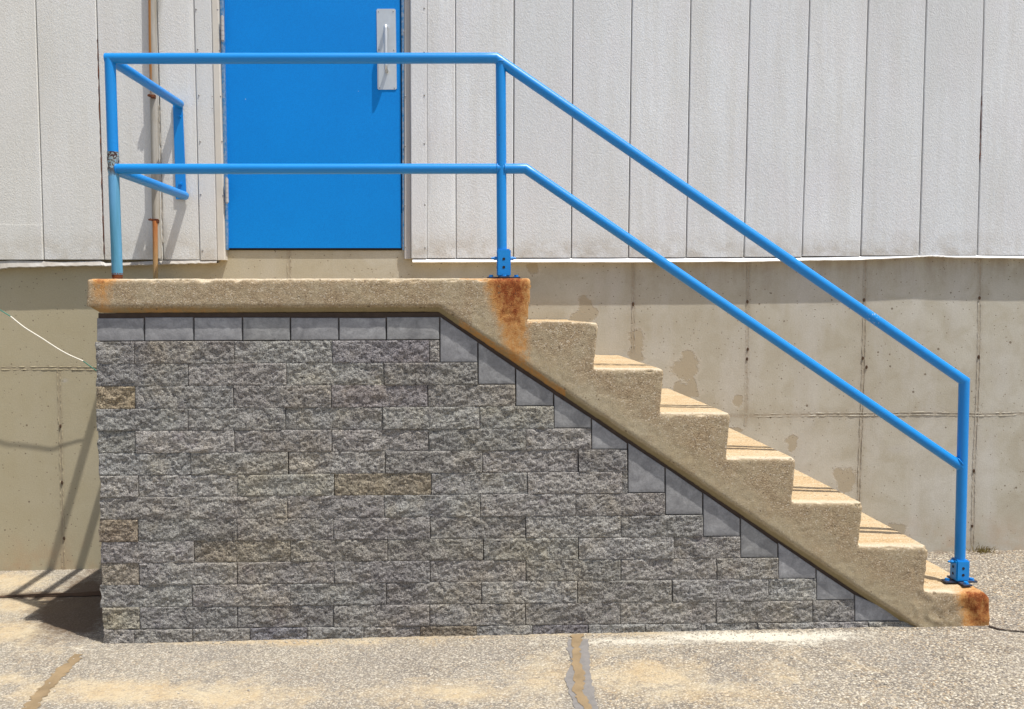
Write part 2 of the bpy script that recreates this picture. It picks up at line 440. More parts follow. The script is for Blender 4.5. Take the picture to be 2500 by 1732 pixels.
def mat_ground():
    t = NT('weathered_pavement')
    warp = t.noise(30, 2, 0.5, color=True)
    vc = t.sep(t.vor(105, out='Color')); vd = t.vor(105)
    vc2 = t.sep(t.vor(230, out='Color'))
    big = t.noise(1.1, 6, 0.62); mid = t.noise(6, 5, 0.65)
    base = t.mix(t.rng(big, 0.36, 0.66), (0.235, 0.21, 0.17), (0.35, 0.315, 0.25))
    stone = t.mix(vc[0], (0.16, 0.135, 0.105), (0.46, 0.39, 0.285))
    stone = t.mix(t.math('GREATER_THAN', vc[1], 0.86), stone, (0.66, 0.59, 0.46))
    stone = t.mix(t.math('LESS_THAN', vc[1], 0.14), stone, (0.085, 0.08, 0.08))
    stone = t.mix(t.math('MULTIPLY', t.math('GREATER_THAN', vc[2], 0.85), 0.6), stone, (0.42, 0.28, 0.14))
    stone = t.mix(t.rng(vd, 0.35, 0.62, 0, 0.75), stone, (0.12, 0.10, 0.075))
    expo = t.rng(t.math('ADD', mid, t.attr('coarse')), 0.45, 0.85, 0.40, 0.95)
    c = t.mix(expo, base, stone)
    c = t.mix(t.rng(t.noise(2.6, 6, 0.7, dist=0.5), 0.48, 0.68, 0, 0.45), c, (0.19, 0.175, 0.155))
    c = t.mix(t.math('MULTIPLY', t.math('GREATER_THAN', vc2[0], 0.82), 0.5), c, (0.60, 0.55, 0.46))
    c = t.mix(t.math('MULTIPLY', t.math('LESS_THAN', vc2[0], 0.16), 0.6), c, (0.12, 0.10, 0.09))
    tanm = t.attr('tan')
    tn = t.math('ADD', tanm, t.rng(t.noise(7, 8, 0.78, dist=0.8), 0.3, 0.7, -0.45, 0.45))
    tanc = t.mix(t.rng(mid, 0.35, 0.65), (0.50, 0.415, 0.275), (0.44, 0.33, 0.19))
    c = t.mix(t.math('MULTIPLY', t.rng(tn, 0.2, 0.80, 0, 0.78), t.rng(vc[0], 0.0, 0.35, 0.55, 1)), c, tanc)
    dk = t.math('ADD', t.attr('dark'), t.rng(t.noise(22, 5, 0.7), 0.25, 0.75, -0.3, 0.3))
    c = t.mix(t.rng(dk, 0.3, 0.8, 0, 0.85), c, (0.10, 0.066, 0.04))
    wh = t.math('ADD', t.attr('white'), t.rng(t.noise(34, 8, 0.85), 0.3, 0.7, -0.55, 0.45))
    c = t.mix(t.rng(wh, 0.35, 0.8, 0, 0.8), c, (0.62, 0.58, 0.48))
    h = t.math('ADD', t.math('MULTIPLY', vd, -1.0), t.math('MULTIPLY', t.noise(260, 2), 0.5))
    h = t.math('MULTIPLY', h, t.math('ADD', expo, 0.15))
    return t.done(c, t.bump(h, 0.75, 0.006), 0.95)

M = dict(
    siding=mat_siding(), foundation=mat_foundation(), stair=mat_stair(), block=mat_block(), smooth=mat_smooth_block(),
    blue=mat_blue(), door=mat_door(), worn=mat_worn_post(), rust=mat_rust(), conduit=mat_conduit(), rustpipe=mat_rust_pipe(),
    ground=mat_ground(),
    frame=mat_plain('chipped_teal_frame', (0.02, 0.16, 0.36), 0.5, 0.25, 60, 0, 0.3, (0.55, 0.50, 0.42)),
    trim=mat_plain('trim_paint', (0.60, 0.555, 0.48), 0.55, 0.15, 8, 0, 0.1),
    trim_grey=mat_plain('grey_trim_metal', (0.43, 0.41, 0.39), 0.5, 0.12, 8),
    flash=mat_plain('white_flashing', (0.86, 0.85, 0.83), 0.4, 0.12, 12),
    flash_old=mat_plain('dirty_flashing', (0.50, 0.48, 0.44), 0.5, 0.4, 10, 0, 0.2, (0.3, 0.25, 0.19)),
    dark=mat_plain('dark_gap', (0.025, 0.022, 0.02), 0.9, 0.1),
    core=mat_plain('light_blocker_mortar', (0.045, 0.032, 0.026), 0.95, 0.2),
    bed=mat_plain('dark_mortar_bed', (0.075, 0.053, 0.04), 0.95, 0.35, 30, 0, 0.4),
    steel=mat_plain('brushed_steel', (0.60, 0.62, 0.62), 0.42, 0.12, 40, 0.55, 0.05),
    screw=mat_plain('screw_metal', (0.30, 0.29, 0.28), 0.45, 0.2, 80, 0.6),
    plate_iron=mat_plain('painted_iron_plate', (0.03, 0.07, 0.12), 0.6, 0.45, 70, 0, 0.3, (0.08, 0.025, 0.015)),
    wire_w=mat_plain('white_wire', (0.72, 0.68, 0.58), 0.5, 0.1), wire_g=mat_plain('green_wire', (0.05, 0.20, 0.15), 0.5, 0.1),
    mortar=mat_plain('grey_patch_mortar', (0.215, 0.20, 0.185), 0.95, 0.3, 30, 0, 0.3),
    sand=mat_plain('tan_sealed_crack', (0.27, 0.195, 0.11), 0.95, 0.4, 14, 0, 0.3),
    crack=mat_plain('dark_crack', (0.04, 0.028, 0.022), 0.95, 0.1),
    joint=mat_plain('expansion_joint_dirt', (0.085, 0.05, 0.03), 0.95, 0.3, 40, 0, 0.4),
    weed=mat_plain('dry_weed', (0.30, 0.24, 0.07), 0.8, 0.5, 60, 0, 0, (0.12, 0.07, 0.03)),
    pebble=mat_plain('pebbles', (0.48, 0.43, 0.35), 0.9, 0.5, 90, 0, 0, (0.2, 0.18, 0.15)),
    mothroof=mat_plain('roof_gravel', (0.25, 0.24, 0.23), 0.95, 0.2),
)

# ------------------------------------------------------------------ ground
def set_attr(me, name, arr):
    a = me.attributes.new(name, 'FLOAT', 'POINT')
    a.data.foreach_set('value', np.asarray(arr, dtype=np.float32))
def grid_mesh(xs, ys, fz, name):
    nx, ny = len(xs), len(ys)
    X, Y = np.meshgrid(xs, ys)
    Z = fz(X, Y)
    co = np.stack([X.ravel(), Y.ravel(), Z.ravel()], 1)
    i = np.arange(nx * ny).reshape(ny, nx)
    f = np.stack([i[:-1, :-1].ravel(), i[:-1, 1:].ravel(), i[1:, 1:].ravel(), i[1:, :-1].ravel()], 1)
    me = bpy.data.meshes.new(name)
    me.from_pydata(co.tolist(), [], f.tolist())
    for p in me.polygons: p.use_smooth = True
    return me, co
def gz_arr(X, Y):
    return -0.0183 + 0.0169 * np.clip(X, -6, 6) - 0.0063 * np.clip(Y, -5, 0)
xs = np.concatenate([[-900, -300, -100, -40, -18, -9, -5.5], np.linspace(-3.6, 3.8, 300), [5.5, 9, 18, 40, 100, 300, 900]])
ys = np.concatenate([[-900, -300, -100, -40, -18, -9, -6, -4.5], np.linspace(-3.2, 0.1, 160), [2, 20, 100, 300, 900]])
def fz(X, Y):
    Z = gz_arr(X, Y)
    near = (np.abs(X) < 4) & (Y > -3.5) & (Y < 0.2)
    bumps = 0.002 * np.sin(X * 2.3 + 1.1 * Y) * np.sin(Y * 3.1 + 0.4) + 0.001 * np.sin(X * 7.1 + 2) * np.sin(Y * 5.7)
    return Z + np.where(near, bumps, 0)
gm, gco = grid_mesh(xs, ys, fz, 'ground')
px, py = project(gco)
def blob(px, py, x, y, rx, ry, amp=1.0, pw=2):
    return amp * np.exp(-(((px - x) / rx) ** 2 + ((py - y) / ry) ** 2) ** (pw / 2))
vis = (gco[:, 1] > -3.5) & (np.abs(gco[:, 0]) < 4.2)
tan = np.zeros(len(gco)); dark = np.zeros(len(gco)); white = np.zeros(len(gco)); coarse = np.zeros(len(gco))
for a in [(60, 1475, 130, 22, .9), (40, 1545, 80, 30, .9), (30, 1420, 120, 25, .8), (300, 1690, 330, 32, .95), (30, 1660, 90, 20, .7),
          (560, 1700, 260, 40, .8), (700, 1568, 420, 10, .7), (1010, 1556, 200, 10, .8), (960, 1700, 130, 35, .55), (1100, 1690, 200, 30, .7),
          (1560, 1650, 200, 60, .75), (1720, 1690, 260, 40, .6), (1330, 1650, 110, 60, .6), (1900, 1640, 260, 60, .35), (1500, 1548, 400, 8, .6), (120, 1580, 120, 14, .4)]:
    tan = np.maximum(tan, blob(px, py, *a))
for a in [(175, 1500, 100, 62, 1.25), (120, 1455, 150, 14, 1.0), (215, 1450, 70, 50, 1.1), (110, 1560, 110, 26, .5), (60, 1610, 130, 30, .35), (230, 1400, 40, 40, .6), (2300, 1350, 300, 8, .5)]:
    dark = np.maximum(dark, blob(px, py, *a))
for a in [(1560, 1566, 230, 13, .75), (1850, 1555, 280, 14, 1.2), (1950, 1572, 120, 14, .6), (2050, 1546, 150, 9, .7), (1300, 1572, 120, 12, .4), (880, 1600, 300, 18, .3), (200, 1585, 60, 10, .5)]:
    white = np.maximum(white, blob(px, py, *a))
coarse = 0.28 * np.clip((px - 700) / 1500, 0, 1) - 0.1 + 0.25 * (py < 1540) * (px > 2200)
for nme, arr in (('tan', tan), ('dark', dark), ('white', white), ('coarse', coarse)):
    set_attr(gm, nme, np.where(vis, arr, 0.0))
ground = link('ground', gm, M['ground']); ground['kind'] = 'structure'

def flat_strip(name, left, right, mat, lift, parent, jag=0.004, sub=6):
    """a strip lying on the ground between two edge lines, with ragged edges"""
    def dens(L):
        out = []
        for i in range(len(L) - 1):
            for k in range(sub): 
                t = k / sub
                out.append((L[i][0] * (1 - t) + L[i + 1][0] * t, L[i][1] * (1 - t) + L[i + 1][1] * t))
        out.append(L[-1]); return out
    L, Rr = dens(left), dens(right)
    bm = bmesh.new(); prev = None
    for a, b in zip(L, Rr):
        pa, pb = G(*a), G(*b)
        jit = lambda: Vector((random.uniform(-jag, jag), random.uniform(-jag, jag), 0))
        pa += jit(); pb += jit()
        row = []
        for k in range(4):
            q = pa.lerp(pb, k / 3); q.z = float(fz(np.array([q.x]), np.array([q.y]))[0]) + lift
            row.append(bm.verts.new(q))
        if prev:
            for k in range(3): bm.faces.new((prev[k], prev[k + 1], row[k + 1], row[k]))
        prev = row
    return link(name, bm_mesh(bm, name), mat, parent)
gz = lambda x, y: (1200 + x / 3.2914, 1247 + y / 3.2914)
ez = lambda x, y: (x / 3.2914, 1247 + y / 3.2914)
flat_strip('mortar_patch', [gz(*p) for p in [(620, 1035), (605, 1110), (640, 1190), (636, 1250), (590, 1350), (620, 1450), (655, 1520), (670, 1620), (700, 1900)]],
           [gz(*p) for p in [(785, 1035), (780, 1100), (788, 1180), (792, 1260), (805, 1370), (830, 1470), (850, 1560), (870, 1640), (930, 1900)]], M['mortar'], 0.002, ground)
flat_strip('sealed_crack', [gz(*p) for p in [(640, 1000), (652, 1090), (655, 1160), (645, 1240), (672, 1330), (655, 1450), (700, 1530), (760, 1596), (900, 1900)]],
           [gz(*p) for p in [(740, 1000), (700, 1090), (722, 1160), (715, 1240), (750, 1330), (735, 1430), (765, 1510), (815, 1596), (980, 1900)]], M['sand'], 0.0035, ground, 0.007)
flat_strip('sealed_crack', [ez(*p) for p in [(600, 1160), (540, 1225), (430, 1300), (380, 1370), (300, 1450), (240, 1520), (180, 1600), (0, 1850)]],
           [ez(*p) for p in [(660, 1162), (640, 1220), (560, 1285), (500, 1350), (440, 1410), (375, 1490), (290, 1600), (140, 1850)]], M['sand'], 0.002, ground, 0.009)
flat_strip('crack_line', [(2415, 1529), (2440, 1537), (2470, 1541), (2520, 1545), (2640, 1556)], [(2415, 1533), (2440, 1540), (2470, 1543), (2520, 1547.5), (2640, 1560)], M['crack'], 0.004, ground, 0.002)
flat_strip('expansion_joint', [(-260, 1459), (-60, 1459), (40, 1455), (150, 1450), (250, 1444)], [(-260, 1463), (-60, 1463), (40, 1459), (150, 1457), (250, 1455)], M['joint'], 0.004, ground, 0.006)

# loose grit along the foot of the block wall and on the pavement
bm = bmesh.new()
for i in range(1300):
    if i < 760: q = G(random.uniform(250, 2230), 0 * 1 + 1546 + random.gauss(0, 6)) ; q.y = -1.10 - abs(random.gauss(0, 0.04)); q.x = random.uniform(-1.5, 1.75)
    else: q = Vector((random.uniform(-2.4, 2.6), random.uniform(-2.1, -1.12), 0))
    r = random.uniform(0.0015, 0.0035) if random.random() < 0.93 else random.uniform(0.004, 0.0065)
    z = float(fz(np.array([q.x]), np.array([q.y]))[0]) + r * 0.4
    mtx = Matrix.Translation((q.x, q.y, z)) @ Matrix.Rotation(random.random() * 6, 4, 'Z') @ Matrix.Diagonal((r * random.uniform(.8, 1.5), r, r * .7, 1))
    bmesh.ops.create_icosphere(bm, subdivisions=1, radius=1, matrix=mtx)
grit = link('grit', bm_mesh(bm, 'grit'), M['pebble'], ground); grit['kind'] = 'stuff'

# ------------------------------------------------------------------ building
YS = -0.042            # siding face
building = thing('industrial_building', 'off-white panel-clad building on a stained concrete foundation, behind the stairs', 'building')

# foundation: one cast wall with stains and formwork ridges
xs = np.concatenate([[-9, -6, -4], np.linspace(-3.0, 3.3, 560), [4.2, 6, 9]])
zs = np.concatenate([[-0.4, -0.2], np.linspace(-0.08, 1.80, 190)])
X, Z = np.meshgrid(xs, zs)
Yw = 0.0015 * np.sin(X * 3.1 + 1) * np.sin(Z * 2.3)
co = np.stack([X.ravel(), Yw.ravel(), Z.ravel()], 1)
i = np.arange(X.size).reshape(X.shape)
f = np.stack([i[:-1, :-1].ravel(), i[:-1, 1:].ravel(), i[1:, 1:].ravel(), i[1:, :-1].ravel()], 1)
fpx, fpy = project(co)
def seg_dist(px, py, pts):
    d = np.full(px.shape, 1e9)
    for (x0, y0), (x1, y1) in zip(pts[:-1], pts[1:]):
        vx, vy = x1 - x0, y1 - y0
        t = np.clip(((px - x0) * vx + (py - y0) * vy) / (vx * vx + vy * vy), 0, 1)
        d = np.minimum(d, np.hypot(px - x0 - t * vx, py - y0 - t * vy))
    return d
JOINTS = [[(-300, 903), (0, 900), (120, 899), (237, 900)], [(143, 903), (146, 1000), (150, 1150), (155, 1390)],
          [(706, 612), (706, 690)], [(1546.5, 636), (1546, 860)], [(1828, 636), (1825, 800), (1822, 1015), (1821, 1040)],
          [(2113, 636), (2108, 900), (2104, 1010), (2100, 1120), (2096, 1240)], [(2393, 630), (2389, 900), (2385, 1010), (2378, 1150), (2374, 1345)],
          [(1775, 1016), (1960, 1013), (2105, 1012), (2260, 1010), (2400, 1013), (2500, 1010), (2800, 1006)]]
joint = np.zeros(len(co)); 
for J in JOINTS:
    d = seg_dist(fpx, fpy, J)
    joint = np.maximum(joint, 1.15 * np.exp(-(d / 5.0) ** 2))
    joint = np.maximum(joint, 0.22 * np.exp(-(d / 16) ** 2))
stain = np.zeros(len(co))
bx, by = fpx, fpy
wob = np.array([(mnoise.noise(Vector((x * 9, 3, z * 9))) * 15 + mnoise.noise(Vector((x * 31, 1, z * 31))) * 9, mnoise.noise(Vector((x * 9, 8, z * 9))) * 15 + mnoise.noise(Vector((x * 31, 5, z * 31))) * 9) for x, y, z in co])
fpx = fpx + wob[:, 0] * 0.6; fpy = fpy + wob[:, 1] * 0.6
for a in [(1672, 902, 30, 30), (1675, 882, 17, 24), (1430, 748, 15, 24), (1417, 780, 26, 14), (1445, 765, 14, 14), (1552, 835, 17, 26), (1556, 865, 18, 22), (1545, 820, 12, 8),
          (1680, 955, 26, 14), (1692, 940, 12, 14), (1806, 982, 12, 14), (1930, 1085, 12, 16), (1935, 1070, 9, 10), (2065, 1175, 24, 30), (2050, 1160, 18, 16), (2190, 1292, 24, 14),
          (1790, 1050, 22, 9), (1300, 655, 14, 16), (1655, 950, 14, 12)]:
    stain = np.maximum(stain, blob(fpx, fpy, a[0], a[1], a[2] * 1.2, a[3] * 1.2, 1.0, 3))
fpx, fpy = bx, by
sand = blob(fpx, fpy, 2190, 1097, 20, 8, .8) + blob(fpx, fpy, 158, 930, 6, 4, 1)
Yd = co[:, 1].copy()
fm = bpy.data.meshes.new('foundation_wall')
fm.from_pydata(co.tolist(), [], f.tolist())
for p in fm.polygons: p.use_smooth = True
set_attr(fm, 'joint', joint); set_attr(fm, 'stain', stain); set_attr(fm, 'sand', sand)
foundation = link('foundation_wall', fm, M['foundation'], building)
# ridges left by the formwork joints: ragged low fins
for J in JOINTS:
    vert = abs(J[-1][1] - J[0][1]) > abs(J[-1][0] - J[0][0])
    pts = []
    for a, b in zip(J[:-1], J[1:]):
        n = max(2, int(math.hypot(b[0] - a[0], b[1] - a[1]) / 7))
        for k in range(n): pts.append((a[0] + (b[0] - a[0]) * k / n, a[1] + (b[1] - a[1]) * k / n))
    pts.append(J[-1])
    for off in (-3.4, 3.4):
        bm = bmesh.new()
        rr = [random.uniform(0.0006, 0.0032) if random.random() > 0.2 else 0.0002 for _ in pts]
        pp = [P(x + (off if vert else 0), y + (0 if vert else off), 0.0) + Vector((random.uniform(-.001, .001), 0, random.uniform(-.001, .001))) for x, y in pts]
        tube(bm, pp, 0.003, 5, True, lambda i: rr[i])
        link('joint_ridge', bm_mesh(bm, 'joint_ridge'), M['foundation'], foundation)
# tie holes
for x, y in [(1546, 743), (1825, 737), (1824, 877), (2110, 733), (2107, 875), (2116, 897), (2392, 728), (2390, 872), (2378, 1150), (2374, 1285), (147, 1041), (151, 1179), (156, 1315), (1826, 853)]:
    c = P(x, y, -0.0035); bm = bmesh.new()
    bmesh.ops.create_cone(bm, cap_ends=True, segments=9, radius1=0.008, radius2=0.006, depth=0.004, matrix=Matrix.Translation(c) @ Matrix.Rotation(math.pi / 2, 4, 'X') @ Matrix.Diagonal((0.8, random.uniform(1, 1.5), 1, 1)))
    link('tie_hole', bm_mesh(bm), M['joint'], foundation)

# wall body behind the siding, roof
bm = bmesh.new(); box(bm, -9.0, 9.0, 0.012, 12.0, 1.50, 6.0)
link('wall_body', bm_mesh(bm), M['dark'], building)
bm = bmesh.new(); box(bm, -9.0, 9.0, 0.03, 12.0, -0.4, 1.49)
link('foundation_body', bm_mesh(bm), M['foundation'], building)
bm = bmesh.new(); box(bm, -9.15, 9.15, -0.12, 12.1, 6.0, 6.12)
link('roof', bm_mesh(bm), M['mothroof'], building)

# siding panels, one mesh each
SEAMS_L = [(86, 107), (234.5, 254), (382, 398), (473.5, 488.6)]
SEAMS_R = [(1042, 1042), (1111, 1113), (1255, 1253), (1399, 1394.6), (1543, 1534), (1687, 1675), (1831.6, 1816), (1977, 1958), (2120, 2101), (2262, 2244), (2403, 2386)]
def sid_bottom(px):
    if px < 800: return 633.8
    return float(np.interp(px, [1003, 1200, 1850, 1960, 2250, 2500], [630.8, 629.9, 627.7, 626.2, 623.2, 623.0]))
def world_line(s):
    a = P(s[0], 0, YS); b = P(s[1], 632, YS)
    return lambda z: b.x + (a.x - b.x) * (z - b.z) / (a.z - b.z)
def panel(l0, l1, zb, zt, gap=0.0022, thick=0.045, dy=0.0, parent=building, name='siding_panel', mat=None, bulge=0.002):
    """a vertical board with eased edges; slight out-of-plane waviness"""
    NX, NZ = 7, 40
    zc = np.linspace(zb, zt, NZ)
    bm = bmesh.new()
    ph = random.uniform(0, 6)
    rows = []
    for z in zc:
        x0, x1 = l0(z) + gap, l1(z) - gap
        e = min(0.004, (x1 - x0) * 0.2)
        row = [bm.verts.new((x0, YS + dy + thick, z)), bm.verts.new((x0, YS + dy + e * 0.8, z))]
        for k in range(NX):
            t = k / (NX - 1); x = x0 + e + (x1 - x0 - 2 * e) * t
            row.append(bm.verts.new((x, YS + dy - bulge * math.sin(math.pi * t) + 0.0008 * math.sin(z * 5 + ph + x * 3), z)))
        row += [bm.verts.new((x1, YS + dy + e * 0.8, z)), bm.verts.new((x1, YS + dy + thick, z))]
        rows.append(row)
    n = len(rows[0])
    for a, b in zip(rows[:-1], rows[1:]):
        for k in range(n - 1): bm.faces.new((a[k], a[k + 1], b[k + 1], b[k]))
        bm.faces.new((a[n - 1], a[0], b[0], b[n - 1]))
    bm.faces.new(rows[0][::-1]); bm.faces.new(rows[-1])
    return link(name, smooth_angle(bm_mesh(bm, name), 30), mat or M['siding'], parent)
ZT = 6.0
lines_l = [world_line(s) for s in SEAMS_L]
off = lambda f, d: (lambda z: f(z) + d)
zl = P(200, 633.8, YS).z
pw = 0.306
for k in range(22, 0, -1):
    a = off(lines_l[0], -pw * k); b = off(lines_l[0], -pw * (k - 1))
    panel(a, b, zl, ZT)
for a, b in zip(lines_l[:-1], lines_l[1:]): panel(a, b, zl, ZT)
o = panel(off(lines_l[0], -pw), off(lines_l[0], -0.001), zl - 0.001, P(60, 550, YS).z, dy=-0.004, bulge=0.001)
o['label'] = 'short patch panel lapped over the foot of the siding'
# door surround trims (left: two folds, right: grey strip + face strip)
tl = world_line((516.5, 531)); tl2 = world_line((534, 550)); 
panel(lines_l[3], tl, zl - 0.002, ZT, 0.0008, 0.05, -0.004, name='door_trim', bulge=0.0005, mat=M['siding'])
panel(tl, tl2, zl - 0.002, ZT, 0.0004, 0.05, -0.007, name='door_trim', bulge=0.0, mat=M['trim'])
tr0 = world_line((986, 985.5)); tr1 = world_line((1001.5, 1003.5)); tr2 = world_line(SEAMS_R[0])
zr = P(1010, 630.8, YS).z
panel(tr0, tr1, zr - 0.002, ZT, 0.0006, 0.03, 0.018, name='door_trim', bulge=0.0, mat=M['trim_grey'])
panel(tr1, tr2, zr, ZT, 0.0004, 0.05, -0.003, name='door_trim', bulge=0.0003, mat=M['siding'])
lines_r = [world_line(s) for s in SEAMS_R]
for j, (a, b) in enumerate(zip(lines_r[:-1], lines_r[1:])):
    zb = P(SEAMS_R[j][1] + 60, sid_bottom(SEAMS_R[j][1] + 60), YS).z
    panel(a, b, zb, ZT, gap=0.0004 if j == 0 else 0.0022)
for k in range(0, 22):
    panel(off(lines_r[-1], pw * k), off(lines_r[-1], pw * (k + 1)), P(2450, 623, YS).z, ZT)
# rusty trace in three old seams
for s, y0, y1, col in (((234.5, 254), 100, 630, 'rust'), ((2403, 2386), 230, 400, 'rust'), ((382, 398), 260, 600, 'trim')):
    L = world_line(s); pts = []
    for y in range(y0, y1, 9):
        z = P(1000, y, YS).z; pts.append((L(z) + random.uniform(-.0012, .0012), YS + 0.001, z))
    rr = [random.choice([0.0004, 0.001, 0.0018, 0.0024]) for _ in pts]
    bm = bmesh.new(); tube(bm, pts, 0.002, 5, True, lambda i: rr[i])
    link('seam_filler', bm_mesh(bm), M[col], building)

# drip flashing: a folded strip with sag
def flashing(pts_top, pts_bot, mat, y_top=YS + 0.004, y_bot=YS - 0.009):
    bm = bmesh.new(); prev = None
    for (x, yt), (x2, yb) in zip(pts_top, pts_bot):
        a = P(x, yt, y_top); b = P(x2, yb, y_bot)
        r = [bm.verts.new(a), bm.verts.new(b), bm.verts.new(b + Vector((0, 0.004, -0.004))), bm.verts.new((b.x, -0.002, b.z + 0.004)), bm.verts.new((a.x, -0.002, a.z))]
        if prev:
            for k in range(5): bm.faces.new((prev[k], prev[(k + 1) % 5], r[(k + 1) % 5], r[k]))
        prev = r
    return link('drip_flashing', bm_mesh(bm), mat, building)
def dens(xs, ys, n=8):
    X = []; 
    for a, b in zip(xs[:-1], xs[1:]): X += list(np.linspace(a, b, n, endpoint=False))
    X.append(xs[-1]); return X, np.interp(X, xs, ys)
xa = [1007, 1200, 1500, 1850, 1960, 2105, 2240, 2277, 2330, 2500, 3000]
ta = [631.5, 631, 629.5, 629, 628.5, 625.5, 623.5, 622.2, 622.5, 623.3, 623]
ba = [640, 639.5, 639.8, 638, 635.5, 633.5, 627, 625, 628, 630, 630]
X1, T1 = dens(xa, ta); _, B1 = dens(xa, ba); T1 = T1 + 1.0
B1 = B1 + np.array([random.uniform(-.5, .5) for _ in X1])
flashing(list(zip(X1, T1)), list(zip(X1, B1)), M['flash'])
xa = [-900, -30, 0, 28, 100, 150, 245, 258, 330, 395, 470, 529]
ta = [640, 640, 638, 636, 638, 640, 637, 643, 640, 636, 635, 634.5]
ba = [655, 657, 656, 652, 651, 649, 648, 649, 647, 645, 643, 641.5]
X1, T1 = dens(xa, ta); _, B1 = dens(xa, ba)
B1 = B1 + np.array([random.uniform(-.8, .8) for _ in X1])
flashing(list(zip(X1, T1)), list(zip(X1, B1)), M['flash_old'], YS + 0.004, YS - 0.009)

# screws on the trims
def dome(px, py, Y, r, name, mat, parent):
    c = P(px, py, Y); bm = bmesh.new()
    bmesh.ops.create_uvsphere(bm, u_segments=8, v_segments=6, radius=r, matrix=Matrix.Translation(c) @ Matrix.Diagonal((1, 0.5, 1, 1)))
    return link(name, bm_mesh(bm, name, True), mat, parent)
for x, y in [(478.5, 23), (482.5, 121), (485.5, 233), (488.5, 346), (490, 475.5), (494.5, 612.5), (531, 24), (535.7, 123.5), (538.4, 235.5), (542.3, 346), (544.5, 478)]:
    dome(x, y, YS - 0.006, 0.0042, 'screw', M['screw'], building)
for x, y in [(1036, 20), (1036, 127.6), (1036.3, 232.5), (1036.3, 351), (1037.5, 500), (1038, 605)]:
    dome(x, y, YS - 0.004, 0.0042, 'screw', M['screw'], building)
for x, y in [(985.6, 78), (989.2, 235.5), (988.6, 357), (988.3, 502), (989, 603)]:
    dome(x, y, YS + 0.016, 0.0042, 'screw', M['screw'], building)
for x, y in [(518, 236), (518.5, 265), (529, 236.5), (534, 240), (533, 266)]:
    dome(x, y, YS - 0.006, 0.002, 'screw', M['rust'], building)

# door in its chipped frame
YD = -0.012
dl = world_line((545.5, 556.6)); dr = world_line((976.4, 980.3))
zd0 = P(760, 606, YD).z; zd1 = zd0 + 2.10
bm = bmesh.new()
prism(bm, [(P(x, y, YD).x, YD, P(x, y, YD).z) for x, y in ((557, 606), (980, 606))] + [(dr(zd1), YD, zd1), (dl(zd1), YD, zd1)],
          [(P(x, y, YD).x, YD + 0.02, P(x, y, YD).z) for x, y in ((557, 606), (980, 606))] + [(dr(zd1), YD + 0.02, zd1), (dl(zd1), YD + 0.02, zd1)])
door = link('door', bm_mesh(bm), M['door'], building); door['label'] = 'bright blue steel door'
fb = P(760, 611, YD).z
panel(world_line((534.5, 549.5)), world_line((543.6, 555.0)), fb, zd1 + 0.05, 0.0, 0.045, 0.010, name='door_frame', bulge=0, mat=M['frame'])
panel(world_line((978.6, 982)), world_line((985.5, 985.2)), fb, zd1 + 0.05, 0.0, 0.035, 0.020, name='door_frame', bulge=0, mat=M['frame'])
bm = bmesh.new(); a = P(540, 600, YS); b = P(990, 600, YS); box(bm, a.x, b.x, -0.04, 0.01, zd1 + 0.004, zd1 + 0.055)
link('door_frame', bm_mesh(bm), M['frame'], building)
bm = bmesh.new(); box(bm, P(550, 600, YS).x, P(988, 600, YS).x, YS, 0.01, zd1 + 0.056, 6.0)
link('siding_panel', bm_mesh(bm), M['siding'], building)
bm = bmesh.new(); a = P(557, 611.3, -0.004); b = P(981, 606, -0.004); box(bm, a.x, b.x, -0.005, 0.02, a.z, b.z + 0.004)
link('threshold_gap', bm_mesh(bm), M['dark'], building)
# pull plate with six screws, tube handle
bm = bmesh.new()
YP = YD - 0.003
A = [P(x, y, YP) for x, y in ((921.7, 219.3), (968.8, 218.8), (965.8, 22), (919.3, 22))]
prism(bm, A, [v + Vector((0, 0.0025, 0)) for v in A])
bmesh.ops.bevel(bm, geom=[e for e in bm.edges if abs((e.verts[0].co - e.verts[1].co).y) > 0.002], offset=0.004, segments=3, affect='EDGES')
link('pull_plate', bm_mesh(bm), M['steel'], door)
ht, hb = P(943.5, 68, YP), P(944.2, 173, YP)
pts = [ht + Vector((0, 0.002, 0))]
dd = 0.040
for k in range(7):
    a = k / 6 * math.pi / 2
    pts.append(ht + Vector((0, -dd + 0.018 - 0.018 * math.sin(a), -0.018 + 0.018 * math.cos(a))))
for k in range(7):
    a = k / 6 * math.pi / 2
    pts.append(hb + Vector((0, -dd + 0.018 - 0.018 * math.cos(a), 0.018 - 0.018 * math.sin(a))))
pts.append(hb + Vector((0, 0.002, 0)))
link('pull_handle', tube_mesh(pts, 0.0095, 16), M['steel'], door)
for x, y in [(924.2, 29), (960, 28.5), (925.5, 122.5), (961.5, 122.5), (927, 215), (963, 215)]:
    dome(x, y, YP - 0.0005, 0.0032, 'screw', M['screw'], door)
for x0, x1, y0, y1 in [(538.5, 546.8, 41, 100), (549.3, 557.3, 437, 495.5)]:
    c0 = P((x0 + x1) / 2, y0, YS - 0.010); c1 = P((x0 + x1) / 2 + 1, y1, YS - 0.010)
    bm = bmesh.new(); n = 5
    for k in range(n):
        a = c0.lerp(c1, k / n); b = c0.lerp(c1, (k + 0.94) / n); tube(bm, [a, b], 0.0085, 12)
    tube(bm, [c0 + Vector((0, 0, .006)), c1 - Vector((0, 0, .006))], 0.005, 8)
    link('hinge', smooth_angle(bm_mesh(bm)), M['trim_grey'], door)

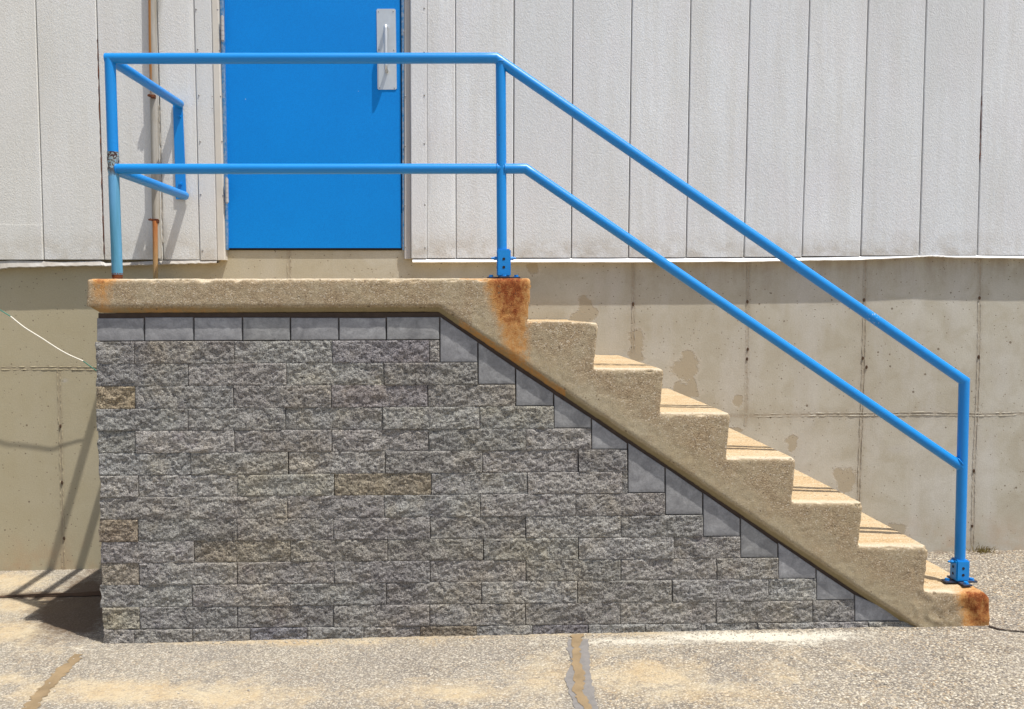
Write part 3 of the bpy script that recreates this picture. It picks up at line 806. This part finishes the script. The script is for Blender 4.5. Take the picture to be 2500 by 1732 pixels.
# ------------------------------------------------------------------ concrete staircase
YF = -1.10
top = [(211, 681), (1292, 679.5), (1296, 686), (1285.5, 787), (1457, 788.5), (1461.5, 796), (1449, 899.5), (1617, 901), (1621.5, 908), (1611.5, 1009), (1780, 1009.5),
       (1784, 1017), (1773.5, 1117), (1940, 1119), (1944, 1127), (1933.5, 1226), (2104, 1227.5), (2108, 1236), (2095.5, 1333), (2264, 1334.5), (2268.5, 1343), (2256, 1444), (2405, 1447), (2419, 1462), (2421, 1545)]
front_bot = [(2262, 1545), (1074, 746.5), (237, 748.5), (210.5, 748.5)]
back_bot = [(2236, 1545), (1069, 762), (237, 764.5), (210.5, 748.5)]
def w2(p, Y): q = P(p[0], p[1], YF); return Vector((q.x, Y, q.z))
bm = bmesh.new()
ins = []
for i_, p in enumerate(top):
    # pull the front ring in from the nosings so every top edge is eased
    flat = i_ in (1, 2, 4, 5, 7, 8, 10, 11, 13, 14, 16, 17, 19, 20, 22, 23)
    dx_ = -3 if i_ in (1, 2, 4, 5, 7, 8, 10, 11, 13, 14, 16, 17, 19, 20) else (-4 if i_ >= 22 else (3 if i_ == 0 else 0))
    ins.append((p[0] + dx_, p[1] + (8 if i_ < 24 else 0)))
L0 = [bm.verts.new(w2(p, YF)) for p in ins + front_bot]
Lm = [bm.verts.new(w2(((p[0] + q[0]) / 2 + (p[0] - q[0]) * .25, (p[1] + q[1]) / 2 + (p[1] - q[1]) * .25), YF + 0.004)) for p, q in zip(top + front_bot, ins + front_bot)]
L1 = [bm.verts.new(w2(p, YF + (0.014 if i_ < len(top) else 0.026))) for i_, p in enumerate(top + back_bot)]
L2 = [bm.verts.new(w2(p, -0.004)) for p in top + back_bot]
bm.faces.new(L0); bm.faces.new(L2[::-1])
for A, B in ((L0, Lm), (Lm, L1), (L1, L2)):
    n = len(A)
    for i in range(n):
        try: bm.faces.new((A[i], B[i], B[(i + 1) % n], A[(i + 1) % n]))
        except ValueError: pass
bmesh.ops.triangulate(bm, faces=bm.faces[:])
raw = bm_mesh(bm, 'raw')
tmp = bpy.data.objects.new('tmp', raw); COL.objects.link(tmp)
md = tmp.modifiers.new('r', 'REMESH'); md.mode = 'VOXEL'; md.voxel_size = 0.006
dg = bpy.context.evaluated_depsgraph_get()
sm = bpy.data.meshes.new_from_object(tmp.evaluated_get(dg))
bpy.data.objects.remove(tmp); bpy.data.meshes.remove(raw)
bm = bmesh.new(); bm.from_mesh(sm)
for _ in range(1): bmesh.ops.smooth_vert(bm, verts=bm.verts[:], factor=0.5, use_axis_x=True, use_axis_y=True, use_axis_z=True)
bm.normal_update()
for v in bm.verts:
    if v.co.y > -0.9 and v.normal.z < 0.5: continue
    p = v.co
    d = 0.0007 * mnoise.noise(p * 14) + 0.0010 * mnoise.noise(p * 55)
    # chipping on edges: pull in where noise is strong
    c = mnoise.noise(p * 30 + Vector((5, 2, 9)))
    ed = 1.0 if (p.y < YF + 0.02 and v.normal.z > 0.25) else 0.25
    if c > 0.18: d -= (c - 0.18) * 0.020 * (1.0 if ed > 0.5 else 0.12)
    # eroded corner under the lowest post
    if p.x > 1.72 and p.y < -0.9:
        d -= 0.010 * abs(mnoise.noise(p * 16)) * (1 if p.z < 0.3 else 0)
    v.co += v.normal * d
bm.to_mesh(sm); bm.free()
sco = np.empty(len(sm.vertices) * 3); sm.vertices.foreach_get('co', sco); sco = sco.reshape(-1, 3)
spx, spy = project(sco)
rust = np.zeros(len(sco))
def sstep(x, a, b):
    t = np.clip((x - a) / (b - a), 0, 1); return t * t * (3 - 2 * t)
# run below the middle post
cxl = 1243 + 0.10 * (spy - 690)
hw = np.interp(spy, [670, 700, 760, 820, 900, 960], [70, 66, 54, 40, 38, 30])
amp = np.interp(spy, [665, 700, 760, 800, 860, 930, 960], [1.0, 0.98, 0.82, 0.62, 0.50, 0.35, 0.0])
r1 = amp * (1 - sstep(np.abs(spx - cxl) / hw, 0.25, 1.25)) * (spx > 1150) * (spx < 1320)
r1 = np.maximum(r1, 0.45 * (spx > 1235) * (spx < 1310) * (spy < 780) * np.interp(spy, [670, 780], [1, .7]))
r2 = 0.50 * blob(spx, spy, 258, 682, 46, 10) + 0.42 * blob(spx, spy, 248, 705, 24, 60) + 0.25 * blob(spx, spy, 400, 760, 200, 10)
cx3 = np.interp(spy, [1440, 1530], [2388, 2392])
r3 = np.interp(spy, [1400, 1436, 1455, 1490, 1540], [0.2, 0.6, 0.95, 0.85, 0.6]) * (1 - sstep(np.abs(spx - cx3) / np.interp(spy, [1420, 1540], [62, 42]), 0.3, 1.3)) * (spx > 2250)
r4 = 0.35 * blob(spx, spy, 1790, 1260, 10, 10)
rust = np.maximum.reduce([r1, r2, r3])
# ochre bleeding along the underside chamfer
cham = (sco[:, 1] > YF + 0.004) & (sco[:, 1] < YF + 0.03)
rust = np.maximum(rust, np.where(cham & (spx > 1120) & (spx < 1380), 0.35, 0))
rust = np.where(sco[:, 1] < -0.80, rust, 0)
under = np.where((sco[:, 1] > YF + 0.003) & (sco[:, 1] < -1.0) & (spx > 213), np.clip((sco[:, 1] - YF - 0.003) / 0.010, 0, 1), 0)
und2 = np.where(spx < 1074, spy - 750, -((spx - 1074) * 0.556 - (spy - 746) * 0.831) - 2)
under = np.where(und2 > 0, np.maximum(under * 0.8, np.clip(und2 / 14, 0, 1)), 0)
diagd = (spx - 1074) * 0.556 - (spy - 746) * 0.831   # distance from the lower diagonal edge, px
lo = np.where(spx < 1074, 749 - spy, diagd)
coarse_a = sstep(lo, 15, 75) * 0.95 + 0.05
coarse_a = np.where(spx < 1150, 0.95, coarse_a)
fcent = np.empty(len(sm.polygons) * 3); sm.polygons.foreach_get('center', fcent); fcent = fcent.reshape(-1, 3)
nl = [0] * (len(sm.polygons)); 
lv = np.empty(len(sm.loops), dtype=np.int64); sm.loops.foreach_get('vertex_index', lv)
ls = np.empty(len(sm.polygons), dtype=np.int64); sm.polygons.foreach_get('loop_start', ls)
lt = np.empty(len(sm.polygons), dtype=np.int64); sm.polygons.foreach_get('loop_total', lt)
staircase = thing('concrete_staircase', 'precast tan concrete landing and seven steps stained with rust, leading to the blue door', 'staircase')
cuts = [P(x, 1000, YF).x for x in (1287, 1453, 1615, 1777, 1937, 2099, 2260)]
bounds = [-99] + cuts + [99]
for k in range(8):
    sel = np.where((fcent[:, 0] >= bounds[k]) & (fcent[:, 0] < bounds[k + 1]))[0]
    faces = [lv[ls[i]:ls[i] + lt[i]] for i in sel]
    used = np.unique(np.concatenate(faces)); remap = -np.ones(len(sco), dtype=np.int64); remap[used] = np.arange(len(used))
    me = bpy.data.meshes.new('landing' if k == 0 else 'step')
    me.from_pydata(sco[used].tolist(), [], [remap[f_].tolist() for f_ in faces])
    for p in me.polygons: p.use_smooth = True
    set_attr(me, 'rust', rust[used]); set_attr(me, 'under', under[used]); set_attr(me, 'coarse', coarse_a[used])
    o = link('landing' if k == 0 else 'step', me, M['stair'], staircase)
    if k == 0: o['label'] = 'flat landing slab with a rust run under the middle post'
    if k == 7: o['label'] = 'lowest step with a rusted, crumbling corner'
bpy.data.meshes.remove(sm)

# ------------------------------------------------------------------ block wall
YB = -1.075
wall = thing('block_wall', 'grey split-face block wall filling the side under the concrete stairs', 'wall')
RL = [834.4, 889, 944, 998.7, 1052.8, 1107.5, 1162, 1215, 1269, 1323, 1375.8, 1429.3, 1483.4, 1536.6]
RR = [(1072, 830.7), (1160, 885.5), (1258, 939), (1350, 991.8), (1443, 1045.8), (1531, 1097.5), (1531, 1151.6), (1621, 1203.8), (1713, 1257), (1805, 1310), (1898, 1362), (1990, 1412.6), (2083, 1465), (2088, 1517.4)]
def row_y(k, x):
    if k < 0: return 760.0
    if k > 13: return 1600.0
    l = RL[k]; xr, yr = RR[k]
    return l + (yr - l) * (x - 240) / (xr - 240)
ROWS = {
 1: [237, 329, 572, 811, 1048, 1073], 2: [237, 460, 700, 937, 1166.5], 3: [237, 330.6, 570.6, 809, 1044, 1258.6],
 4: [238, 460, 697, 935, 1170.6, 1352], 5: [240, 331.8, 573, 810.6, 1047, 1283.6, 1443], 6: [243, 465.8, 704, 941, 1177, 1411, 1531.5],
 7: [246, 338.8, 581, 816, 1052.7, 1287.5, 1519, 1531.5], 8: [245, 464, 701, 938, 1172.7, 1405, 1623], 9: [244, 338, 578.8, 814.5, 1049.7, 1283.3, 1515, 1715.5],
 10: [248, 474, 710, 946.4, 1179.4, 1411.8, 1644.5, 1807], 11: [249, 340, 580, 816, 1049.7, 1283.8, 1515, 1750, 1899],
 12: [246, 471, 708.5, 943, 1176, 1408.7, 1640.6, 1875, 1992], 13: [254, 341.8, 580, 815, 1049, 1282.4, 1513.6, 1747, 1982, 2085],
 14: [255, 331, 471.9, 611.5, 751, 888.6, 1026, 1163.6, 1299.8, 1436, 1573.7, 1711, 1848.8, 1986, 2118, 2238]}
TAN = {(3, 0): (1.28, 1.10, 0.80), (7, 3): (1.10, 0.99, 0.80), (9, 0): (1.10, 0.95, 0.76), (10, 1): (1.0, 0.95, 0.85), (11, 0): (1.2, 1.12, 0.95), (14, 6): (0.85, 0.76, 0.64),
       (10, 2): (1.0, 0.97, 0.90), (10, 3): (1.0, 0.98, 0.92), (14, 3): (0.75, 0.76, 0.84), (14, 8): (0.8, 0.78, 0.84), (13, 0): (1.02, 0.98, 0.85), (1, 3): (0.86, 0.84, 0.9), (3, 3): (0.85, 0.82, 0.88), (7, 2): (1.02, 1.02, 0.97)}
DEP = 0.16
def block_mesh(tl, tr, br, bl, seed, rough=True, left_end=False, step=0.0052, prot=0.0):
    w_ = (tr - tl).length; h_ = (tl - bl).length
    nx = max(3, int(w_ / step)); nz = max(3, int(h_ / step))
    # coordinates bunched toward the edges
    us = np.concatenate([[0, 0.002 / w_], np.linspace(0.006 / w_, 1 - 0.006 / w_, nx), [1 - 0.002 / w_, 1]]) if w_ > 0.02 else np.linspace(0, 1, 4)
    vs = np.concatenate([[0, 0.002 / h_], np.linspace(0.006 / h_, 1 - 0.006 / h_, nz), [1 - 0.002 / h_, 1]])
    bm = bmesh.new(); rows = []
    so_ = Vector((seed * 3.7, 0, seed * 1.9))
    for v in vs:
        row = []
        for u in us:
            p = tl.lerp(tr, u).lerp(bl.lerp(br, u), v)
            ex = min(u, 1 - u) * w_; ez_ = min(v, 1 - v) * h_; e = min(ex, ez_)
            if rough:
                q = Vector((p.x * 0.82 + p.z * 0.57, 0, -p.x * 0.57 * 1.7 + p.z * 0.82 * 1.7)) + so_
                n = mnoise.noise(q * 15) * 0.0060 + mnoise.noise(q * 40) * 0.0036 + mnoise.noise(q * 85) * 0.0042 + mnoise.noise(q * 170) * 0.0022
                k = min(1.0, e / 0.006)
                y = -0.0035 - 0.0008 * k - n * (0.35 + 0.65 * k) - prot
                if e < 1e-6: y += 0.0007
            else:
                k = min(1.0, e / 0.006)
                y = -0.003 * math.sqrt(max(0, 1 - (1 - k) ** 2)) - 0.0004 * mnoise.noise(p * 40) - prot
                if e < 1e-6: y = 0.003
            lx = 0.0
            if left_end and u < 0.05:
                lx = 0.006 * mnoise.noise(Vector((0, 3, p.z * 28)) + so_) - 0.002
            row.append(bm.verts.new((p.x + lx, p.y + y, p.z)))
        rows.append(row)
    for a, b in zip(rows[:-1], rows[1:]):
        for i in range(len(a) - 1): bm.faces.new((a[i], a[i + 1], b[i + 1], b[i]))
    # back box
    per = rows[0] + [r[-1] for r in rows[1:]] + rows[-1][-2::-1] + [r[0] for r in rows[-2:0:-1]]
    bk = [bm.verts.new((v.co.x, YB + DEP, v.co.z)) for v in per]
    n = len(per)
    for i in range(n): bm.faces.new((per[i], bk[i], bk[(i + 1) % n], per[(i + 1) % n]))
    bm.faces.new(bk)
    return smooth_angle(bm_mesh(bm, 'block'), 50 if rough else 40)
sd_ = 0
for k, xs_ in ROWS.items():
    for j in range(len(xs_) - 1):
        a, b = xs_[j], xs_[j + 1]
        sd_ += 1
        g = 1.0 if b - a > 20 else 0.7
        gx = g * (random.uniform(0.25, 0.8) if random.random() < 0.72 else random.uniform(1.0, 1.5)); gy = random.uniform(0.05, 0.4)
        ja = random.uniform(-0.4, 0.4); jb = random.uniform(-0.4, 0.4)
        if k == 14: gy = 0.7
        t_l = P(a + gx, row_y(k - 1, a) + gy + ja, YB); t_r = P(b - gx, row_y(k - 1, b) + gy + jb, YB)
        b_l = P(a + gx + (1.0 if j else 0), row_y(k, a) - gy, YB); b_r = P(b - gx + 0.5, row_y(k, b) - gy, YB)
        if k == 14:
            for q in (b_l, b_r): q.z = ground_z(q.x, YB) - 0.03
        me = block_mesh(t_l, t_r, b_r, b_l, sd_, True, j == 0, prot=random.uniform(-0.002, 0.004) + (0.004 if k == 14 else 0))
        o = link('block', me, M['block'], wall, (*TAN.get((k, j), (random.uniform(.985, 1.03), 1.0, random.uniform(.97, 1.01))), 1))
        if (k, j) in ((3, 0), (9, 0)): o['label'] = 'half block in warm tan at the left end'
        if (k, j) == (7, 3): o['label'] = 'full block in warm tan amid the grey courses'
# smooth cap course, then the stepped smooth blocks under the stringer
xs_ = [235, 352.5, 473, 592, 709, 827, 943, 1074]
for j in range(7):
    a, b = xs_[j], xs_[j + 1]
    sd_ += 1
    T = 776 + random.uniform(-1, 1.5)
    me = block_mesh(P(a + 1.4, T, YB), P(b - 1.4, T + random.uniform(-.6, .6), YB), P(b - 1.4, row_y(0, b) - 1.4, YB), P(a + 1.4, row_y(0, a) - 1.2, YB), sd_, False, step=0.02)
    link('smooth_block', me, M['smooth'], wall, (1, 1, random.uniform(1, 1.04), 1))
STEP = [(1074, 1166.5, 1), (1167, 1258.5, 2), (1259, 1351.5, 3), (1352, 1443.5, 4), (1444, 1531.5, 5), (1532.5, 1623.5, 7), (1624, 1715.5, 8), (1716, 1807, 9), (1807.5, 1899, 10), (1899.5, 1992, 11), (1992.5, 2085.5, 12), (2086, 2222, 13)]
for a, b, k in STEP:
    sd_ += 1
    ta_ = 746 + 0.67 * (a - 1074) + 29 + random.uniform(-2, 2); tb_ = 746 + 0.67 * (b - 1074) + 29 + random.uniform(-2, 2)
    yb_a, yb_b = row_y(k, a) - 1.2, row_y(k, b) - 1.2
    if b > 2200: tb_ = yb_b - 3
    me = block_mesh(P(a + 0.9, ta_, YB), P(b - 0.9, tb_, YB), P(b - 0.9, yb_b, YB), P(a + 0.9, yb_a, YB), sd_, False, step=0.02)
    link('smooth_block', me, M['smooth'], wall, (1, 1, random.uniform(1, 1.04), 1))
# dark mortar core added behind the faces to block light
bm = bmesh.new()
pts = [(239, 766), (1074, 763), (2200, 1518), (2120, 1590), (262, 1590)]
prism(bm, [P(x, y, YB + 0) + Vector((0, 0.012, 0)) for x, y in pts], [P(x, y, YB) + Vector((0, 0.16, 0)) for x, y in pts])
link('light_blocker_core', bm_mesh(bm), M['core'], wall)
bm = bmesh.new()
lo_ = [(239, 765), (1072, 763), (2190, 1512)]; hi_ = [(239, 782), (1068, 784), (2160, 1518)]
prism(bm, [P(x, y, YB) + Vector((0, 0.004, 0)) for x, y in lo_ + hi_[::-1]], [P(x, y, YB) + Vector((0, 0.011, 0)) for x, y in lo_ + hi_[::-1]])
link('mortar_bed', bm_mesh(bm), M['bed'], wall)
# return side of the wall, running back to the building (left end)
for k in range(0, 15):
    zt = P(240, row_y(k - 1, 240) + 0.8, YB).z; zb = P(240, row_y(k, 240) - 0.8, YB).z
    if k == 0: zt = P(240, 762, YB).z
    if k == 14: zb = -0.06
    xl = P(ROWS.get(k, [237])[0] + 3, row_y(k, 240), YB).x
    ed_ = [YB + DEP + 0.003, -0.62, -0.31, -0.02] if k % 2 else [YB + DEP + 0.003, -0.74, -0.43, -0.12, -0.02]
    for a, b in zip(ed_[:-1], ed_[1:]):
        bm = bmesh.new(); box(bm, xl, xl + 0.15, a + 0.001, b - 0.001, zb, zt, 0.003)
        link('smooth_block' if k == 0 else 'block', bm_mesh(bm), M['smooth'] if k == 0 else M['block'], wall, (1, 1, 1, 1))

# ------------------------------------------------------------------ handrail
YR = -0.97
RAD = 0.0211
rail = thing('blue_handrail', 'blue painted steel pipe handrail with two rails along the landing and stairs', 'handrail')
def chip_attr(o, fn):
    me = o.data; co_ = np.array([v.co for v in me.vertices]); a, b = project(co_)
    set_attr(me, 'chip', fn(a, b, co_))
pr = lambda x, y: P(x, y, YR)
A_ = pr(266, 143.5); B_ = pr(1211, 142.5); C_ = pr(2354, 930.5)
o = link('top_rail', tube_mesh(lerp_pts(pr(258, 143.5), B_, 30)[:-1] + [B_] + lerp_pts(B_, C_, 60)[1:-1] + [C_] + [pr(2353, 960)], RAD, 20), M['blue'], rail)
def chips(a, b, c):
    l = np.exp(-((a - 2130) / 90) ** 2) * 1.05 + 0.7 * np.exp(-((a - 2250) / 25) ** 2) + 0.75 * np.exp(-((a - 1205) / 14) ** 2) * (b < 150)
    return l * (b < 1e4)
chip_attr(o, chips)
M1 = pr(274, 413); M2 = pr(1283, 412.5); M3 = pr(2348, 1141)
link('mid_rail', tube_mesh(lerp_pts(pr(276, 413), pr(1222, 412.5), 20), RAD * 0.98, 20), M['blue'], rail)
link('mid_rail', tube_mesh([pr(1228, 412.5), pr(1255, 412.5), M2] + lerp_pts(M2, M3, 50)[1:], RAD * 0.97, 20), M['blue'], rail)
# posts
link('post', tube_mesh(lerp_pts(pr(268.5, 143), pr(275.8, 374), 12), RAD, 20), M['blue'], rail)
def lump(i): return RAD * (1.0 + (0.07 * random.uniform(-1, 1.6) if i < 9 else 0.0))
o = link('post', tube_mesh(lerp_pts(pr(275.6, 372), pr(286.5, 671), 46), RAD, 20, lump), M['worn'], rail)
o['label'] = 'lower post length with faded teal paint, peeled ring and rusted foot'
zs_top = w2((250, 681), YR).z
b0 = pr(286.5, 671); 
link('post_foot', tube_mesh([(b0.x, YR, b0.z + 0.006), (b0.x, YR, zs_top - 0.03)], 0, 14, lambda i: (0.0215, 0.017)[i]), M['rust'], rail)
link('post', tube_mesh(lerp_pts(pr(1222.5, 146), pr(1225.5, 640), 20), RAD * 0.96, 20), M['blue'], rail)
link('post', tube_mesh(lerp_pts(pr(2354, 931), pr(2342, 1420), 20), RAD, 20), M['blue'], rail)
# weld beads
for x, y in [(1223, 152), (1214, 412.5), (1233, 412.5), (286, 413), (2348, 1130)]:
    c = pr(x, y); bm = bmesh.new()
    mt = Matrix.Translation(c) @ Matrix.Rotation(0 if x in (1223,) else math.pi / 2, 4, 'Y')
    if x == 2348: mt = Matrix.Translation(c + Vector((-0.012, 0, 0.004))) @ Matrix.Rotation(math.radians(55), 4, 'Y')
    segs = 22
    ring = []
    for i_ in range(segs):
        a = 2 * math.pi * i_ / segs; rr = RAD + 0.0012 * random.random()
        ring.append(mt @ Vector((math.cos(a) * rr, math.sin(a) * rr, 0)))
    tube(bm, ring + [ring[0]], 0.0026, 6, False)
    link('weld_bead', bm_mesh(bm, smooth=True), M['blue'], rail)
# side rails to the wall plate
link('side_rail', tube_mesh([pr(269, 146) , P(438.5, 254.5, YS - 0.014)], RAD, 20), M['blue'], rail)
link('side_rail', tube_mesh([pr(280, 415), P(451, 478.5, YS - 0.014)], RAD, 20), M['blue'], rail)
q = [P(x, y, YS - 0.006) for x, y in ((430.5, 487.5), (456, 487), (446, 249), (423, 252))]
bm = bmesh.new(); prism(bm, [v + Vector((0, -0.008, 0)) for v in q], q)
bmesh.ops.bevel(bm, geom=bm.edges[:], offset=0.0015, segments=2, affect='EDGES')
wp = link('wall_plate', bm_mesh(bm), M['blue'], rail)
for x, y in [(437, 284), (440, 449)]:
    c = P(x, y, YS - 0.018); bm = bmesh.new()
    bmesh.ops.create_cone(bm, cap_ends=True, segments=6, radius1=0.010, radius2=0.010, depth=0.008, matrix=Matrix.Translation(c) @ Matrix.Rotation(math.pi / 2, 4, 'X'))
    bmesh.ops.create_cone(bm, cap_ends=True, segments=10, radius1=0.005, radius2=0.005, depth=0.022, matrix=Matrix.Translation(c) @ Matrix.Rotation(math.pi / 2, 4, 'X'))
    link('bolt', bm_mesh(bm), M['blue'], wp)
# bolted base sockets
def socket(cx, cz, rot, tall, screws):
    """square sleeve with pin holes on a four-eared plate; cz = height of the concrete under it"""
    base = Matrix.Translation((cx, YR, cz)) @ Matrix.Rotation(rot, 4, 'Z')
    bm = bmesh.new(); box(bm, -0.028, 0.028, -0.028, 0.028, 0.008, tall, 0.005)
    bm.transform(base)
    # hollow look: cut top with a lip
    s_ = link('base_socket', smooth_angle(bm_mesh(bm), 30), M['blue'], rail)
    for hz in screws:
        for ang in range(4):
            bm = bmesh.new()
            mt = base @ Matrix.Rotation(ang * math.pi / 2, 4, 'Z') @ Matrix.Translation((0, -0.0284, hz)) @ Matrix.Rotation(math.pi / 2, 4, 'X')
            bmesh.ops.create_cone(bm, cap_ends=True, segments=14, radius1=0.0058, radius2=0.0058, depth=0.001, matrix=mt)
            link('pin_hole', bm_mesh(bm), M['dark'], s_)
    bm = bmesh.new()
    for ang in range(4):
        b2 = bmesh.new(); box(b2, 0.0, 0.068, -0.019, 0.019, 0.0, 0.007, 0.002)
        b2.transform(base @ Matrix.Rotation(ang * math.pi / 2, 4, 'Z'))
        t_ = bpy.data.meshes.new('t'); b2.to_mesh(t_); b2.free(); bm.from_mesh(t_); bpy.data.meshes.remove(t_)
    box_m = bm_mesh(bm)
    pl = link('base_plate', box_m, M['plate_iron'], rail)
    for ang in range(4):
        bm = bmesh.new(); mt = base @ Matrix.Rotation(ang * math.pi / 2, 4, 'Z') @ Matrix.Translation((0.051, 0, 0.0))
        bmesh.ops.create_cone(bm, cap_ends=True, segments=6, radius1=0.0095, radius2=0.0095, depth=0.007, matrix=mt @ Matrix.Translation((0, 0, 0.0115)))
        bmesh.ops.create_cone(bm, cap_ends=True, segments=14, radius1=0.0105, radius2=0.0105, depth=0.002, matrix=mt @ Matrix.Translation((0, 0, 0.008)))
        link('bolt', bm_mesh(bm), M['blue'], pl)
    return s_, base
zl_ = w2((1230, 679.5), YR).z
s1, b1 = socket(pr(1229.7, 640).x, zl_ + 0.003, math.radians(0), pr(1230, 611).z - zl_, (0.045, 0.078))
zb_ = w2((2330, 1446), YR).z
s2, b2_ = socket(pr(2342, 1420).x, zb_ + 0.002, math.radians(0), pr(2342, 1366).z - zb_, (0.036, 0.064, ))
for s_, b_, sides in ((s1, b1, (1, -1)), (s2, b2_, (-1,))):
    for sgn in sides:
        bm = bmesh.new()
        zz = 0.082 if s_ is s1 else 0.086
        mt = b_ @ Matrix.Translation((sgn * 0.034, 0, zz)) @ Matrix.Rotation(math.pi / 2, 4, 'Y')
        bmesh.ops.create_cone(bm, cap_ends=True, segments=6, radius1=0.008, radius2=0.008, depth=0.012, matrix=mt)
        bmesh.ops.create_cone(bm, cap_ends=True, segments=10, radius1=0.0045, radius2=0.0035, depth=0.032, matrix=mt)
        link('set_screw', bm_mesh(bm), M['blue'], s_)

# ------------------------------------------------------------------ conduit, wire, weed
conduit = thing('wall_conduit', 'weathered pipe running down the siding left of the door, rust streaked', 'pipe')
YC = YS - 0.024
pc = lambda x, y: P(x, y, YC)
link('upper_pipe', tube_mesh([pc(370, -260), pc(373, 100), pc(376.5, 240), pc(381, 530), pc(386, 632)], 0.0195, 16), M['conduit'], conduit)
YC2 = YS - 0.052
o = link('lower_pipe', tube_mesh(lerp_pts(P(378.5, 540, YC2), P(380, 700, YC2), 6), 0.0122, 14), M['rustpipe'], conduit)
o['label'] = 'thin pipe length streaked with orange rust'
for x, y, s_ in ((372, 234, 1.0), (377, 537, 1.3)):
    bm = bmesh.new(); c = P(x, y, YC2 + 0.004)
    box(bm, c.x - 0.022 * s_, c.x + 0.014 * s_, c.y - 0.008, c.y + 0.012, c.z - 0.004, c.z + 0.004, 0.001)
    box(bm, c.x - 0.006, c.x + 0.014 * s_, c.y - 0.012, c.y + 0.02, c.z - 0.013 * s_, c.z + 0.002, 0.002)
    bmesh.ops.create_cone(bm, cap_ends=True, segments=8, radius1=0.006, radius2=0.006, depth=0.02, matrix=Matrix.Translation((c.x - 0.012 * s_, c.y - 0.002, c.z)) @ Matrix.Rotation(math.pi / 2, 4, 'X'))
    link('clamp', bm_mesh(bm), M['rust'], conduit)

wire = thing('loose_wire', 'thin white and green wire hanging across the foundation left of the block wall', 'wire')
wp_ = [(-160, 640, -.16), (-60, 718, -.16), (0, 757, -.15), (26, 773, -.145), (60, 800, -.14), (100, 825, -.13), (140, 851, -.12), (165, 865, -.115), (180, 872, -.11), (203, 882, -.10), (222, 896, -.09), (242, 909, -.08), (262, 916, -.06)]
def wseg(a, b, mat, r=0.0032):
    pts = [P(*p) for p in wp_[a:b]]
    fine = []
    for i in range(len(pts) - 1):
        p0 = pts[max(0, i - 1)]; p1 = pts[i]; p2 = pts[i + 1]; p3 = pts[min(len(pts) - 1, i + 2)]
        for k in range(5):
            t = k / 5
            fine.append(0.5 * ((2 * p1) + (p2 - p0) * t + (2 * p0 - 5 * p1 + 4 * p2 - p3) * t * t + (3 * p1 - p0 - 3 * p2 + p3) * t ** 3))
    fine.append(pts[-1])
    link('wire_length', tube_mesh(fine, r, 8), mat, wire)
wseg(0, 4, M['wire_g'], 0.0026); wseg(3, 10, M['wire_w']); wseg(9, 13, M['wire_g'], 0.0026)

bm = bmesh.new()
c = G(2386, 1343); c.y = -0.02
for i_ in range(70):
    a = random.uniform(-1.3, 1.3); L_ = random.uniform(0.015, 0.07); wd = 0.0016
    o0 = Vector((c.x + random.gauss(0, 0.022), c.y - abs(random.gauss(0, 0.015)), c.z))
    tip = o0 + Vector((math.sin(a) * L_ * 0.8, -random.uniform(0, 0.5) * L_, math.cos(a) * L_ * 0.8))
    mid_ = o0.lerp(tip, 0.55) + Vector((0, 0, 0.006))
    v = [bm.verts.new(o0 + Vector((-wd, 0, 0))), bm.verts.new(o0 + Vector((wd, 0, 0))), bm.verts.new(mid_ + Vector((wd, 0.001, 0))), bm.verts.new(mid_ + Vector((-wd, 0.001, 0))), bm.verts.new(tip)]
    bm.faces.new(v[:4]); bm.faces.new((v[3], v[2], v[4]))
weed = link('weed', bm_mesh(bm), M['weed'])
weed['label'] = 'small dried weed tuft at the foot of the foundation, right of the lowest post'; weed['category'] = 'weed'
